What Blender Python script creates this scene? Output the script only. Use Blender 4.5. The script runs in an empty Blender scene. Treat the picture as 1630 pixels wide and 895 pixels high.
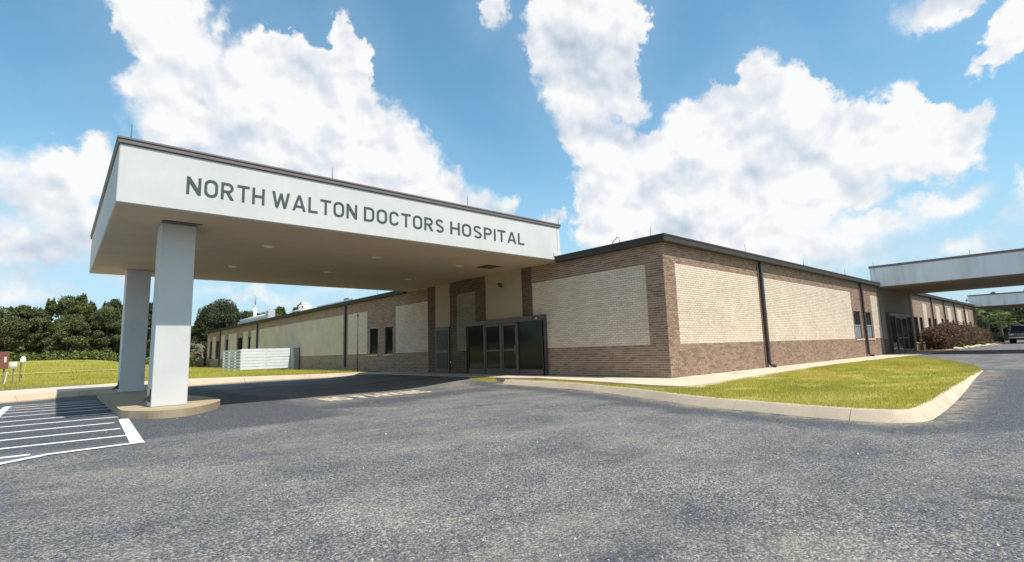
import bpy, math, random
import numpy as np
from mathutils import Vector, Matrix
from mathutils.geometry import tessellate_polygon
random.seed(7)
rng = np.random.default_rng(7)
SC = bpy.context.scene
COL = SC.collection

# ------------------------------------------------------------------ camera
CAM = Vector((-13.35, -8.20, 0.961))
PAN, PITCH, ROLL = math.radians(48.293), math.radians(7.666), math.radians(-1.779)
fw = Vector((math.cos(PAN)*math.cos(PITCH), math.sin(PAN)*math.cos(PITCH), math.sin(PITCH)))
rt = fw.cross(Vector((0, 0, 1))).normalized()
up = rt.cross(fw)
r2 = math.cos(ROLL)*rt + math.sin(ROLL)*up
u2 = -math.sin(ROLL)*rt + math.cos(ROLL)*up
cam_data = bpy.data.cameras.new('camera')
cam = bpy.data.objects.new('camera', cam_data)
COL.objects.link(cam)
M = Matrix.Identity(4)
for i in range(3):
    M[i][0], M[i][1], M[i][2], M[i][3] = r2[i], u2[i], -fw[i], CAM[i]
cam.matrix_world = M
cam_data.sensor_width = 36.0
cam_data.lens = 36.0*812.56/1630.0
cam_data.clip_start = 0.05
cam_data.clip_end = 3000
SC.camera = cam

# ------------------------------------------------------------------ light
SUN_D = Vector((-0.097, 0.56, -1.0)).normalized()       # travel direction of the sunlight
sun_data = bpy.data.lights.new('sun', 'SUN')
sun_data.energy = 5.0
sun_data.angle = math.radians(0.5)
sun_data.color = (1.0, 0.95, 0.87)
sun = bpy.data.objects.new('sun', sun_data)
COL.objects.link(sun)
sun.rotation_euler = SUN_D.to_track_quat('-Z', 'Y').to_euler()
SC.view_settings.view_transform = 'Standard'
SC.view_settings.look = 'None'
SC.view_settings.gamma = 1.0
SC.view_settings.exposure = 0.18
SC.view_settings.use_curve_mapping = False
SC.cycles.use_denoising = True
SC.cycles.max_bounces = 8
SC.cycles.diffuse_bounces = 5
SC.cycles.caustics_reflective = False
SC.cycles.caustics_refractive = False

# ------------------------------------------------------------------ sky
BLOBS = [(63, 53.6, 7.4, 6.0), (60, 48.3, 6.8, 6.4), (62, 41.2, 6.3, 4.9), (54, 53.3, 1.4, 3.1), (45, 51.2, 6.7, 4.8),
         (46, 45.3, 11.5, 7.0), (34, 55.4, 2.4, 4.3), (31, 50.9, 4.8, 5.6), (36, 44.7, 11.4, 9.4), (25, 40.8, 6.7, 6.9),
         (21, 35.7, 7.6, 6.9), (14, 31.5, 6.9, 5.0), (7, 28.5, 5.3, 3.0), (1, 27.3, 3.3, 2.2), (-9, 24.7, 3.0, 1.5),
         (55, 36.1, 12.2, 6.0), (43, 33.7, 17.9, 8.6), (31, 30.8, 17.2, 8.0), (76, 28.5, 3.3, 4.1), (80, 27.0, 2.6, 4.1),
         (71, 27.4, 3.4, 4.1), (69, 30.0, 2.6, 3.2), (76, 23.3, 6.0, 4.4), (77, 16.9, 6.2, 3.7), (72, 21.2, 4.7, 5.2),
         (78, 10.9, 3.8, 2.2), (74, 9.8, 2.4, 0.8), (48, 11.7, 7.9, 1.0), (31, 12.5, 6.3, 1.3), (65, 13.3, 3.2, 1.6),
         (-14, 61.7, 10.2, 5.7), (-9, 56.5, 6.0, 6.3), (-18, 54.7, 8.7, 6.3), (-24, 58.0, 4.8, 5.8), (-13, 48.9, 7.4, 5.6),
         (-20, 48.7, 6.5, 5.3), (-25, 44.9, 2.9, 4.3), (-16, 41.5, 6.5, 4.7), (-20, 36.6, 7.1, 5.7), (-22, 31.1, 9.9, 6.9),
         (-15, 28.2, 2.7, 3.1), (-19, 23.7, 5.8, 6.0), (-48, 45.4, 4.1, 3.5), (-44, 41.5, 6.0, 4.6), (-52, 41.3, 4.9, 4.4),
         (-40, 41.2, 4.0, 3.1), (-56, 38.7, 3.0, 3.5), (-36, 39.0, 5.4, 4.8), (-45, 34.3, 11.5, 7.4), (-31, 34.2, 8.1, 5.6),
         (-59, 33.5, 5.3, 4.9), (-69, 35.7, 2.5, 3.1), (-65, 33.9, 5.7, 3.7), (-72, 31.9, 4.3, 3.7), (-76, 32.4, 2.2, 1.5),
         (-69, 29.1, 7.6, 4.4), (-56, 28.1, 11.0, 6.1), (-72, 25.8, 4.0, 2.9), (-33, 26.0, 12.4, 6.9), (-48, 23.2, 11.9, 5.4),
         (-60, 24.0, 6.5, 2.8), (-40, 18.3, 17.9, 4.7), (-56, 15.5, 9.3, 3.1), (-71, 20.1, 4.2, 1.9), (-66, 19.0, 1.6, 1.2),
         (-50, 14.2, 14.4, 2.7), (-73, 13.3, 3.5, 2.0), (-80, 19.2, 1.0, 2.7), (-78, 16.7, 0.9, 1.1), (-75, 47.2, 4.4, 2.4),
         (-82, 41.6, 3.2, 3.2), (-80, 38.5, 2.7, 1.9), (2, 62.8, 2.9, 2.9), (-22, 21.5, 6.5, 4.2), (-30, 19.0, 9.0, 4.0), (-24, 15.0, 5.0, 2.2), (-63, 18.5, 7.0, 2.6), (-45, 12.5, 16.0, 2.4), (-28, 14.0, 9.0, 2.6)]


def node(nt, t, **kw):
    n = nt.nodes.new(t)
    for k, v in kw.items():
        setattr(n, k, v)
    return n


def build_sky():
    w = bpy.data.worlds.new('World')
    SC.world = w
    w.use_nodes = True
    nt = w.node_tree
    nt.nodes.clear()
    L = nt.links.new
    out = node(nt, 'ShaderNodeOutputWorld')
    bg = node(nt, 'ShaderNodeBackground')
    STR = 0.12
    bg.inputs['Strength'].default_value = STR
    L(bg.outputs[0], out.inputs[0])
    sky = node(nt, 'ShaderNodeTexSky', sky_type='NISHITA')
    sky.sun_disc = False
    toward = -SUN_D
    sky.sun_elevation = math.asin(toward.z)
    sky.sun_rotation = math.atan2(toward.x, toward.y)
    sky.altitude = 50
    sky.air_density = 1.0
    sky.dust_density = 0.6
    sky.ozone_density = 1.6

    def math_(op, a, b=None, c=None, clamp=False):
        n = node(nt, 'ShaderNodeMath', operation=op)
        n.use_clamp = clamp
        for i, v in enumerate((a, b, c)):
            if v is None:
                continue
            if isinstance(v, (int, float)):
                n.inputs[i].default_value = v
            else:
                L(v, n.inputs[i])
        return n.outputs[0]

    def vmath(op, a, b=None, c=None):
        n = node(nt, 'ShaderNodeVectorMath', operation=op)
        for i, v in enumerate((a, b, c)):
            if v is None:
                continue
            if isinstance(v, (tuple, list)):
                n.inputs[i].default_value = v
            else:
                L(v, n.inputs[i])
        return n.outputs['Value'] if op in ('LENGTH', 'DISTANCE', 'DOT_PRODUCT') else n.outputs[0]

    def noise(vec, scale, detail, rough=0.5, col=False):
        n = node(nt, 'ShaderNodeTexNoise')
        n.inputs['Scale'].default_value = scale
        n.inputs['Detail'].default_value = detail
        n.inputs['Roughness'].default_value = rough
        L(vec, n.inputs['Vector'])
        return n.outputs['Color' if col else 'Fac']

    tc = node(nt, 'ShaderNodeTexCoord')
    mp = node(nt, 'ShaderNodeMapping')
    mp.inputs['Rotation'].default_value = (0, 0, -PAN)
    L(tc.outputs['Generated'], mp.inputs['Vector'])
    d = vmath('NORMALIZE', mp.outputs[0])
    sx = node(nt, 'ShaderNodeSeparateXYZ')
    L(d, sx.inputs[0])
    az = math_('MULTIPLY', math_('ARCTAN2', sx.outputs[1], sx.outputs[0]), 100.0)
    el = math_('MULTIPLY', math_('ARCSINE', sx.outputs[2]), 100.0)
    cx = node(nt, 'ShaderNodeCombineXYZ')
    L(az, cx.inputs[0])
    L(el, cx.inputs[1])
    # warp: broad lumps, then cauliflower detail
    w1 = vmath('MULTIPLY_ADD', vmath('SUBTRACT', noise(d, 7.0, 3.0, 0.5, True), (0.5, 0.5, 0.5)), (7.5, 7.5, 0.0), cx.outputs[0])
    w2 = vmath('MULTIPLY_ADD', vmath('SUBTRACT', noise(d, 22.0, 4.0, 0.5, True), (0.5, 0.5, 0.5)), (6.0, 6.0, 0.0), w1)
    p = vmath('MULTIPLY_ADD', vmath('SUBTRACT', noise(d, 70.0, 6.0, 0.62, True), (0.5, 0.5, 0.5)), (3.4, 3.4, 0.0), w2)
    def field(pp):
        """distance to the nearest cloud edge: negative inside"""
        acc = None
        for (a, e, ra, re) in BLOBS:
            q = vmath('MULTIPLY_ADD', pp, (1/ra, 1/re, 0), (-a/ra, -e/re, 0))
            sm = min(ra, re)
            dd = math_('MULTIPLY_ADD', vmath('LENGTH', q), sm, -sm)
            if acc is None:
                acc = dd
            else:
                n = node(nt, 'ShaderNodeMath', operation='SMOOTH_MIN')
                L(acc, n.inputs[0]); L(dd, n.inputs[1])
                n.inputs[2].default_value = 1.6
                acc = n.outputs[0]
        return acc
    acc = field(p)
    acc_sun = field(vmath('ADD', p, (-2.0, 5.0, 0.0)))      # how much cloud lies between here and the sun
    # other fair-weather cumulus all round the sky, outside the part modelled above
    gen = noise(d, 2.6, 7.0, 0.55)
    front = math_('SUBTRACT', 1.0, math_('MULTIPLY', math_('SUBTRACT', math_('ABSOLUTE', az), 82.0), 0.05, clamp=True))
    low = math_('SUBTRACT', 1.0, math_('MULTIPLY', math_('SUBTRACT', el, 64.0), 0.06, clamp=True))
    inside = math_('MULTIPLY', front, low)
    g = math_('MULTIPLY_ADD', math_('SUBTRACT', 0.56, gen), 60.0, math_('MULTIPLY', inside, 60.0))
    n = node(nt, 'ShaderNodeMath', operation='MINIMUM')
    L(acc, n.inputs[0]); L(g, n.inputs[1])
    dist = n.outputs[0]
    soft = node(nt, 'ShaderNodeMapRange', interpolation_type='SMOOTHSTEP')
    soft.inputs['From Min'].default_value = 0.45
    soft.inputs['From Max'].default_value = 0.70
    soft.inputs['To Min'].default_value = 0.55
    soft.inputs['To Max'].default_value = 2.3
    L(noise(d, 5.0, 4.0, 0.55), soft.inputs['Value'])
    lowsoft = math_('MULTIPLY', math_('SUBTRACT', 30.0, el), 0.07)
    width = math_('ADD', soft.outputs[0], math_('MAXIMUM', lowsoft, 0.0))
    mr = node(nt, 'ShaderNodeMapRange', interpolation_type='SMOOTHSTEP')
    mr.inputs['From Min'].default_value = 0.5
    mr.inputs['From Max'].default_value = -1.0
    L(math_('DIVIDE', dist, width), mr.inputs['Value'])
    alpha = math_('MULTIPLY', mr.outputs[0], 0.985)
    # thin veil round the clouds and towards the horizon
    veil = node(nt, 'ShaderNodeMapRange', interpolation_type='SMOOTHSTEP')
    veil.inputs['From Min'].default_value = 9.0
    veil.inputs['From Max'].default_value = -1.0
    veil.inputs['To Max'].default_value = 0.16
    L(dist, veil.inputs['Value'])
    hz = node(nt, 'ShaderNodeMapRange', interpolation_type='SMOOTHSTEP')
    hz.inputs['From Min'].default_value = 36.0
    hz.inputs['From Max'].default_value = 2.0
    hz.inputs['To Max'].default_value = 0.80
    L(el, hz.inputs['Value'])
    # relief inside the clouds: a height of lumps compared with itself a little way towards the sun
    def height(v, scale, det):
        return noise(v, scale, det, 0.48)
    rel = math_('MULTIPLY', math_('SUBTRACT', height(d, 6.0, 3.0), height(vmath('ADD', d, (0.0, -0.014, 0.030)), 6.0, 3.0)), 2.3)
    rel2 = math_('MULTIPLY', math_('SUBTRACT', height(d, 13.0, 5.0), height(vmath('ADD', d, (0.0, -0.006, 0.013)), 13.0, 5.0)), 1.5)
    rel = math_('ADD', rel, rel2)
    lowc = node(nt, 'ShaderNodeMapRange', interpolation_type='SMOOTHSTEP')
    lowc.inputs['From Min'].default_value = 42.0
    lowc.inputs['From Max'].default_value = 12.0
    lowc.inputs['To Min'].default_value = 0.35
    lowc.inputs['To Max'].default_value = 1.0
    L(el, lowc.inputs['Value'])
    deep = node(nt, 'ShaderNodeMapRange', interpolation_type='SMOOTHSTEP')
    deep.inputs['From Min'].default_value = 0.5
    deep.inputs['From Max'].default_value = -7.5
    L(math_('MINIMUM', acc_sun, math_('ADD', g, 3.0)), deep.inputs['Value'])
    mott = node(nt, 'ShaderNodeMapRange')
    mott.inputs['From Min'].default_value = 0.32
    mott.inputs['From Max'].default_value = 0.68
    mott.inputs['To Min'].default_value = 0.15
    mott.inputs['To Max'].default_value = 1.0
    L(noise(d, 4.2, 5.0, 0.5), mott.inputs['Value'])
    shade = math_('MULTIPLY', math_('MULTIPLY', deep.outputs[0], lowc.outputs[0]), mott.outputs[0])
    lit = math_('ADD', math_('MULTIPLY_ADD', rel, 1.25, 0.90), math_('MULTIPLY', shade, -0.48), clamp=True)
    cr = node(nt, 'ShaderNodeValToRGB')
    cr.color_ramp.elements[0].position = 0.0
    cr.color_ramp.elements[0].color = (0.33/STR, 0.42/STR, 0.50/STR, 1)
    cr.color_ramp.elements[1].position = 0.95
    cr.color_ramp.elements[1].color = (0.86/STR, 0.86/STR, 0.86/STR, 1)
    e2 = cr.color_ramp.elements.new(0.5)
    e2.color = (0.58/STR, 0.64/STR, 0.72/STR, 1)
    L(lit, cr.inputs[0])
    tint = node(nt, 'ShaderNodeMix', data_type='RGBA', blend_type='MULTIPLY')
    tint.inputs['Factor'].default_value = 1.0
    tint.inputs['B'].default_value = (1.04, 1.54, 1.44, 1)
    L(sky.outputs[0], tint.inputs['A'])
    m0 = node(nt, 'ShaderNodeMix', data_type='RGBA')
    L(hz.outputs[0], m0.inputs['Factor'])
    L(tint.outputs['Result'], m0.inputs['A'])
    m0.inputs['B'].default_value = (0.45/STR, 0.57/STR, 0.72/STR, 1)
    m1 = node(nt, 'ShaderNodeMix', data_type='RGBA')
    L(veil.outputs[0], m1.inputs['Factor'])
    L(m0.outputs['Result'], m1.inputs['A'])
    m1.inputs['B'].default_value = (0.48/STR, 0.60/STR, 0.74/STR, 1)
    m2 = node(nt, 'ShaderNodeMix', data_type='RGBA')
    L(alpha, m2.inputs['Factor'])
    L(m1.outputs['Result'], m2.inputs['A'])
    L(cr.outputs[0], m2.inputs['B'])
    L(m2.outputs['Result'], bg.inputs['Color'])
    w.cycles.sampling_method = 'MANUAL'
    w.cycles.sample_map_resolution = 512


build_sky()

# ------------------------------------------------------------------ materials
def ss(a, b, x):
    t = np.clip((np.asarray(x, float)-a)/(b-a), 0, 1)
    return t*t*(3-2*t)


class NT:
    """small wrapper for a node tree"""
    def __init__(s, name):
        s.m = bpy.data.materials.new(name)
        s.m.use_nodes = True
        s.t = s.m.node_tree
        s.t.nodes.clear()
        s.out = s.n('ShaderNodeOutputMaterial')
        s.b = s.n('ShaderNodeBsdfPrincipled')
        s.L(s.b.outputs[0], s.out.inputs[0])
        s.tc = s.n('ShaderNodeTexCoord')
        s.vec = s.tc.outputs['Object']

    def n(s, t, **kw):
        x = s.t.nodes.new(t)
        for k, v in kw.items():
            setattr(x, k, v)
        return x

    def L(s, a, b):
        s.t.links.new(a, b)

    def mapped(s, scale=(1, 1, 1), loc=(0, 0, 0), rot=(0, 0, 0)):
        m = s.n('ShaderNodeMapping')
        m.inputs['Scale'].default_value = scale
        m.inputs['Location'].default_value = loc
        m.inputs['Rotation'].default_value = rot
        s.L(s.vec, m.inputs['Vector'])
        return m.outputs[0]

    def noise(s, scale, detail=4, rough=0.55, vec=None, col=False, dist=0.0):
        x = s.n('ShaderNodeTexNoise')
        x.inputs['Scale'].default_value = scale
        x.inputs['Detail'].default_value = detail
        x.inputs['Roughness'].default_value = rough
        x.inputs['Distortion'].default_value = dist
        s.L(vec or s.vec, x.inputs['Vector'])
        return x.outputs['Color' if col else 'Fac']

    def ramp(s, fac, stops):
        r = s.n('ShaderNodeValToRGB')
        e = r.color_ramp.elements
        while len(e) > 1:
            e.remove(e[-1])
        for i, (p, c) in enumerate(stops):
            if isinstance(c, (int, float)):
                c = (c, c, c)
            x = e[0] if i == 0 else e.new(p)
            x.position = p
            x.color = (*c, 1)
        s.L(fac, r.inputs[0])
        return r.outputs[0]

    def mix(s, fac, a, b, blend='MIX'):
        x = s.n('ShaderNodeMix', data_type='RGBA', blend_type=blend)
        for k, v in (('Factor', fac), ('A', a), ('B', b)):
            if isinstance(v, (int, float)):
                x.inputs[k].default_value = v if k == 'Factor' else (v, v, v, 1)
            elif isinstance(v, tuple):
                x.inputs[k].default_value = (*v, 1)
            else:
                s.L(v, x.inputs[k])
        return x.outputs['Result']

    def math(s, op, a, b=None, c=None, clamp=False):
        x = s.n('ShaderNodeMath', operation=op)
        x.use_clamp = clamp
        for i, v in enumerate((a, b, c)):
            if v is None:
                continue
            if isinstance(v, (int, float)):
                x.inputs[i].default_value = v
            else:
                s.L(v, x.inputs[i])
        return x.outputs[0]

    def attr(s, name):
        x = s.n('ShaderNodeAttribute', attribute_name=name)
        return x.outputs['Fac']

    def bump(s, h, strength=0.3, dist=0.01):
        x = s.n('ShaderNodeBump')
        x.inputs['Strength'].default_value = strength
        x.inputs['Distance'].default_value = dist
        s.L(h, x.inputs['Height'])
        s.L(x.outputs[0], s.b.inputs['Normal'])

    def col(s, c):
        if isinstance(c, tuple):
            s.b.inputs['Base Color'].default_value = (*c, 1)
        else:
            s.L(c, s.b.inputs['Base Color'])

    def set(s, rough=0.8, metal=0.0, spec=0.4, **kw):
        s.b.inputs['Roughness'].default_value = rough
        s.b.inputs['Metallic'].default_value = metal
        s.b.inputs['Specular IOR Level'].default_value = spec
        for k, v in kw.items():
            s.b.inputs[k].default_value = v
        return s.m


def mul(c, k):
    return tuple(min(1.0, x*k) for x in c)


def plain(name, c, rough=0.7, metal=0.0, spec=0.4, var=0.12, scale=3.0, bump=0.0, fine=60.0):
    """paint, metal or stone with mild wear: two sizes of mottling and optional fine relief"""
    s = NT(name)
    f = s.noise(scale, 5)
    f2 = s.noise(fine, 3)
    base = s.ramp(f, [(0.25, mul(c, 1-var)), (0.75, mul(c, 1+var))])
    base = s.mix(0.5, base, s.mix(1.0, base, s.ramp(f2, [(0.3, 1-var), (0.7, 1.0)]), 'MULTIPLY'))
    s.col(base)
    if bump:
        s.bump(f2, bump, 0.004)
    return s.set(rough, metal, spec)


MAT = {}
MAT['stucco'] = None


def stucco(name, c, streak=0.0, streak_col=(0.30, 0.24, 0.18), grain=120):
    s = NT(name)
    f = s.noise(1.1, 6, 0.6)
    base = s.ramp(f, [(0.3, mul(c, 0.93)), (0.7, mul(c, 1.03))])
    g = s.noise(grain, 3, 0.6)
    base = s.mix(0.35, base, s.mix(1.0, base, s.ramp(g, [(0.3, 0.8), (0.65, 1.05)]), 'MULTIPLY'))
    if streak:
        v = s.mapped((1.6, 1.6, 0.10))
        n = s.noise(1.0, 5, 0.6, v)
        m = s.ramp(n, [(0.50, 0.0), (0.72, 1.0)])
        base = s.mix(s.math('MULTIPLY', m, streak), base, streak_col)
    s.col(base)
    s.bump(g, 0.25, 0.004)
    return s.set(0.85, spec=0.25)


MAT['stucco'] = stucco('white_stucco', (0.62, 0.61, 0.59), 0.14, (0.44, 0.41, 0.36))
MAT['stucco_worn'] = stucco('worn_white_stucco', (0.78, 0.79, 0.79), 0.4, (0.36, 0.32, 0.28))
MAT['beige'] = stucco('beige_stucco', (0.46, 0.375, 0.26), 0.08)
MAT['soffit'] = stucco('tan_soffit', (0.62, 0.50, 0.36), 0.10, (0.25, 0.19, 0.13))
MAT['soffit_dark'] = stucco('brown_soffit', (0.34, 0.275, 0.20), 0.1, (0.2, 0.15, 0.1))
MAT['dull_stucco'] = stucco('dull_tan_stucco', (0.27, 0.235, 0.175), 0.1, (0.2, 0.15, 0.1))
MAT['coping'] = plain('bronze_coping', (0.17, 0.145, 0.14), 0.45, 0.0, 0.5, 0.1)
MAT['fascia'] = plain('dark_fascia_metal', (0.058, 0.053, 0.049), 0.75, 0.0, 0.25, 0.15)
MAT['bronze'] = plain('bronze_frame', (0.105, 0.085, 0.08), 0.4, 0.2, 0.5, 0.15, 6)
MAT['downspout'] = plain('downspout_paint', (0.060, 0.058, 0.058), 0.45, 0.0, 0.5, 0.2, 5)
MAT['conduit'] = plain('conduit_paint', (0.22, 0.13, 0.10), 0.5)
MAT['roof'] = plain('roof_membrane', (0.35, 0.34, 0.33), 0.9, var=0.2)
MAT['pier'] = None
MAT['steel'] = plain('galvanised_steel', (0.55, 0.57, 0.58), 0.4, 0.5, 0.5, 0.15, 4)
MAT['rod'] = plain('rod_metal', (0.20, 0.19, 0.18), 0.4, 0.6)
MAT['white_paint'] = plain('white_paint', (0.72, 0.72, 0.70), 0.5, var=0.06)
MAT['slat'] = plain('white_slat_paint', (0.66, 0.69, 0.72), 0.6, var=0.10, scale=2.0)
MAT['cabinet'] = plain('grey_cabinet', (0.28, 0.30, 0.30), 0.5, var=0.1)
MAT['pole'] = plain('teal_grey_pole', (0.06, 0.075, 0.08), 0.6, spec=0.2)
MAT['black'] = plain('black_plastic', (0.03, 0.03, 0.032), 0.45)
MAT['brown_sign'] = plain('brown_board', (0.20, 0.075, 0.06), 0.6)
MAT['cream_label'] = plain('cream_label', (0.7, 0.62, 0.58), 0.6)
MAT['wood'] = plain('weathered_post', (0.24, 0.20, 0.15), 0.85, var=0.25, scale=9)
MAT['yellow'] = plain('yellow_cable', (0.55, 0.52, 0.12), 0.5)
MAT['letter'] = plain('sign_letter_green', (0.060, 0.078, 0.076), 0.5, var=0.05)
MAT['marking_white'] = None


def worn_paint(name, c, lo=0.42, hi=0.52):
    s = NT(name)
    base = s.ramp(s.noise(2.2, 6, 0.65), [(0.3, mul(c, 0.85)), (0.7, c)])
    wear = s.ramp(s.math('ADD', s.math('MULTIPLY', s.noise(55, 5, 0.7), 0.6), s.math('MULTIPLY', s.noise(2.6, 5, 0.6), 0.4)), [(0.36, 0.0), (0.44, 1.0)])
    s.col(s.mix(wear, (0.13, 0.13, 0.135), base))
    s.bump(s.noise(90, 3), 0.5, 0.006)
    return s.set(0.8, spec=0.3)


MAT['marking_white'] = worn_paint('white_road_paint', (0.80, 0.80, 0.78))
MAT['marking_blue'] = worn_paint('blue_road_paint', (0.10, 0.32, 0.55))
MAT['marking_cream'] = worn_paint('worn_cream_road_paint', (0.70, 0.58, 0.44))


def glass_dark(name, c=(0.015, 0.017, 0.018), rough=0.06):
    s = NT(name)
    s.col(c)
    return s.set(rough, spec=0.16)


MAT['glass'] = glass_dark('dark_window_glass')
MAT['door_glass'] = glass_dark('door_glass', (0.02, 0.023, 0.024), 0.08)
MAT['blind'] = plain('grey_window_blind', (0.22, 0.24, 0.26), 0.35, var=0.08)


def brick_mat(name, stops, single=False, fine_col=0.35):
    s = NT(name)
    if single:
        oi = s.n('ShaderNodeObjectInfo')
        f = oi.outputs['Random']
    else:
        f = s.attr('tint')
    base = s.ramp(f, stops)
    geo = s.n('ShaderNodeNewGeometry')
    g = s.noise(45, 4, 0.6, geo.outputs['Position'])
    base = s.mix(fine_col, base, s.mix(1.0, base, s.ramp(g, [(0.25, 0.65), (0.7, 1.12)]), 'MULTIPLY'))
    big = s.noise(0.8, 5, 0.6, geo.outputs['Position'])
    base = s.mix(1.0, base, s.ramp(big, [(0.3, 0.88), (0.7, 1.06)]), 'MULTIPLY')
    s.col(base)
    s.bump(g, 0.3, 0.003)
    return s.set(0.88, spec=0.25)


BR = [(0.0, (0.215, 0.138, 0.098)), (0.35, (0.295, 0.197, 0.143)), (0.7, (0.355, 0.243, 0.180)), (1.0, (0.275, 0.170, 0.120))]
SHADE_BR = [(q, mul(c, 0.47)) for q, c in BR]  # brown brick darkened to carry the canopy's shade on the walls below it
CR = [(0.0, (0.64, 0.52, 0.405)), (0.4, (0.70, 0.575, 0.455)), (1.0, (0.75, 0.625, 0.50))]
SHADE_TN = [(0.0, (0.25, 0.22, 0.165)), (0.5, (0.29, 0.255, 0.195)), (1.0, (0.32, 0.28, 0.215))]  # porch panel brick toned down, the shade put into its colour
MAT['brick'] = brick_mat('brown_brick', BR)
MAT['canopy_shade_brick'] = brick_mat('canopy_shaded_brown_brick', SHADE_BR)
MAT['brick_single'] = brick_mat('brown_brick_single', BR, True)
MAT['cream'] = brick_mat('cream_painted_brick', CR, fine_col=0.2)
MAT['cream_single'] = brick_mat('cream_painted_brick_single', CR, True, 0.2)
MAT['shade_tan_brick'] = brick_mat('porch_shaded_tan_brick', SHADE_TN)
MAT['mortar_shade'] = plain('porch_shaded_mortar', (0.30, 0.25, 0.19), 0.9, var=0.15, scale=5)  # mortar darkened along with the porch brick, for the same shade
MAT['mortar'] = plain('tan_mortar', (0.64, 0.52, 0.385), 0.9, var=0.15, scale=5)
MAT['mortar_cream'] = plain('dirty_cream_mortar', (0.40, 0.33, 0.26), 0.9, var=0.15, scale=5)


def far_brick(name, stops, mortar, axis):
    """far wings: courses below two pixels, so the pattern is left to the material"""
    s = NT(name)
    rot = (math.pi/2, 0, 0) if axis == 'y' else (math.pi/2, 0, math.pi/2)
    sep = s.n('ShaderNodeSeparateXYZ')
    s.L(s.vec, sep.inputs[0])
    cmb = s.n('ShaderNodeCombineXYZ')
    s.L(sep.outputs[0 if axis == 'y' else 1], cmb.inputs[0])
    s.L(sep.outputs[2], cmb.inputs[1])
    b = s.n('ShaderNodeTexBrick')
    b.inputs['Scale'].default_value = 1.0
    b.inputs['Brick Width'].default_value = 0.21
    b.inputs['Row Height'].default_value = 0.07
    b.inputs['Mortar Size'].default_value = 0.007
    b.inputs['Color1'].default_value = (*stops[0][1], 1)
    b.inputs['Color2'].default_value = (*stops[-2][1], 1)
    b.inputs['Mortar'].default_value = (*mortar, 1)
    s.L(cmb.outputs[0], b.inputs['Vector'])
    n = s.noise(0.7, 5, 0.6)
    s.col(s.mix(1.0, b.outputs['Color'], s.ramp(n, [(0.3, 0.84), (0.7, 1.06)]), 'MULTIPLY'))
    s.bump(b.outputs['Fac'], -0.4, 0.006)
    return s.set(0.88, spec=0.25)


MAT['far_brick_x'] = far_brick('far_brown_brick', BR, (0.42, 0.34, 0.26), 'x')
MAT['far_brick_y'] = far_brick('far_brown_brick_sunny', BR, (0.42, 0.34, 0.26), 'y')
MAT['far_cream_x'] = far_brick('far_cream_brick', CR, (0.38, 0.34, 0.27), 'x')
MAT['far_cream_y'] = far_brick('far_cream_brick_sunny', CR, (0.40, 0.36, 0.29), 'y')


def concrete(name, c, joint=None):
    s = NT(name)
    base = s.ramp(s.noise(1.4, 6, 0.62), [(0.28, mul(c, 0.82)), (0.72, mul(c, 1.06))])
    g = s.noise(85, 4, 0.65)
    base = s.mix(0.5, base, s.mix(1.0, base, s.ramp(g, [(0.3, 0.75), (0.65, 1.08)]), 'MULTIPLY'))
    st = s.ramp(s.noise(0.5, 6, 0.7), [(0.52, 0.0), (0.72, 1.0)])
    base = s.mix(s.math('MULTIPLY', st, 0.5), base, mul(c, 0.5))
    sp = s.ramp(s.noise(9, 5, 0.7), [(0.60, 0.0), (0.74, 1.0)])
    base = s.mix(s.math('MULTIPLY', sp, 0.45), base, mul(c, 0.4))
    s.col(base)
    s.bump(g, 0.3, 0.005)
    return s.set(0.9, spec=0.2)


MAT['concrete'] = concrete('pale_concrete', (0.62, 0.51, 0.385))
MAT['curb'] = concrete('curb_concrete', (0.57, 0.455, 0.335))
MAT['island'] = concrete('stained_island_concrete', (0.42, 0.33, 0.22))


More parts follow.
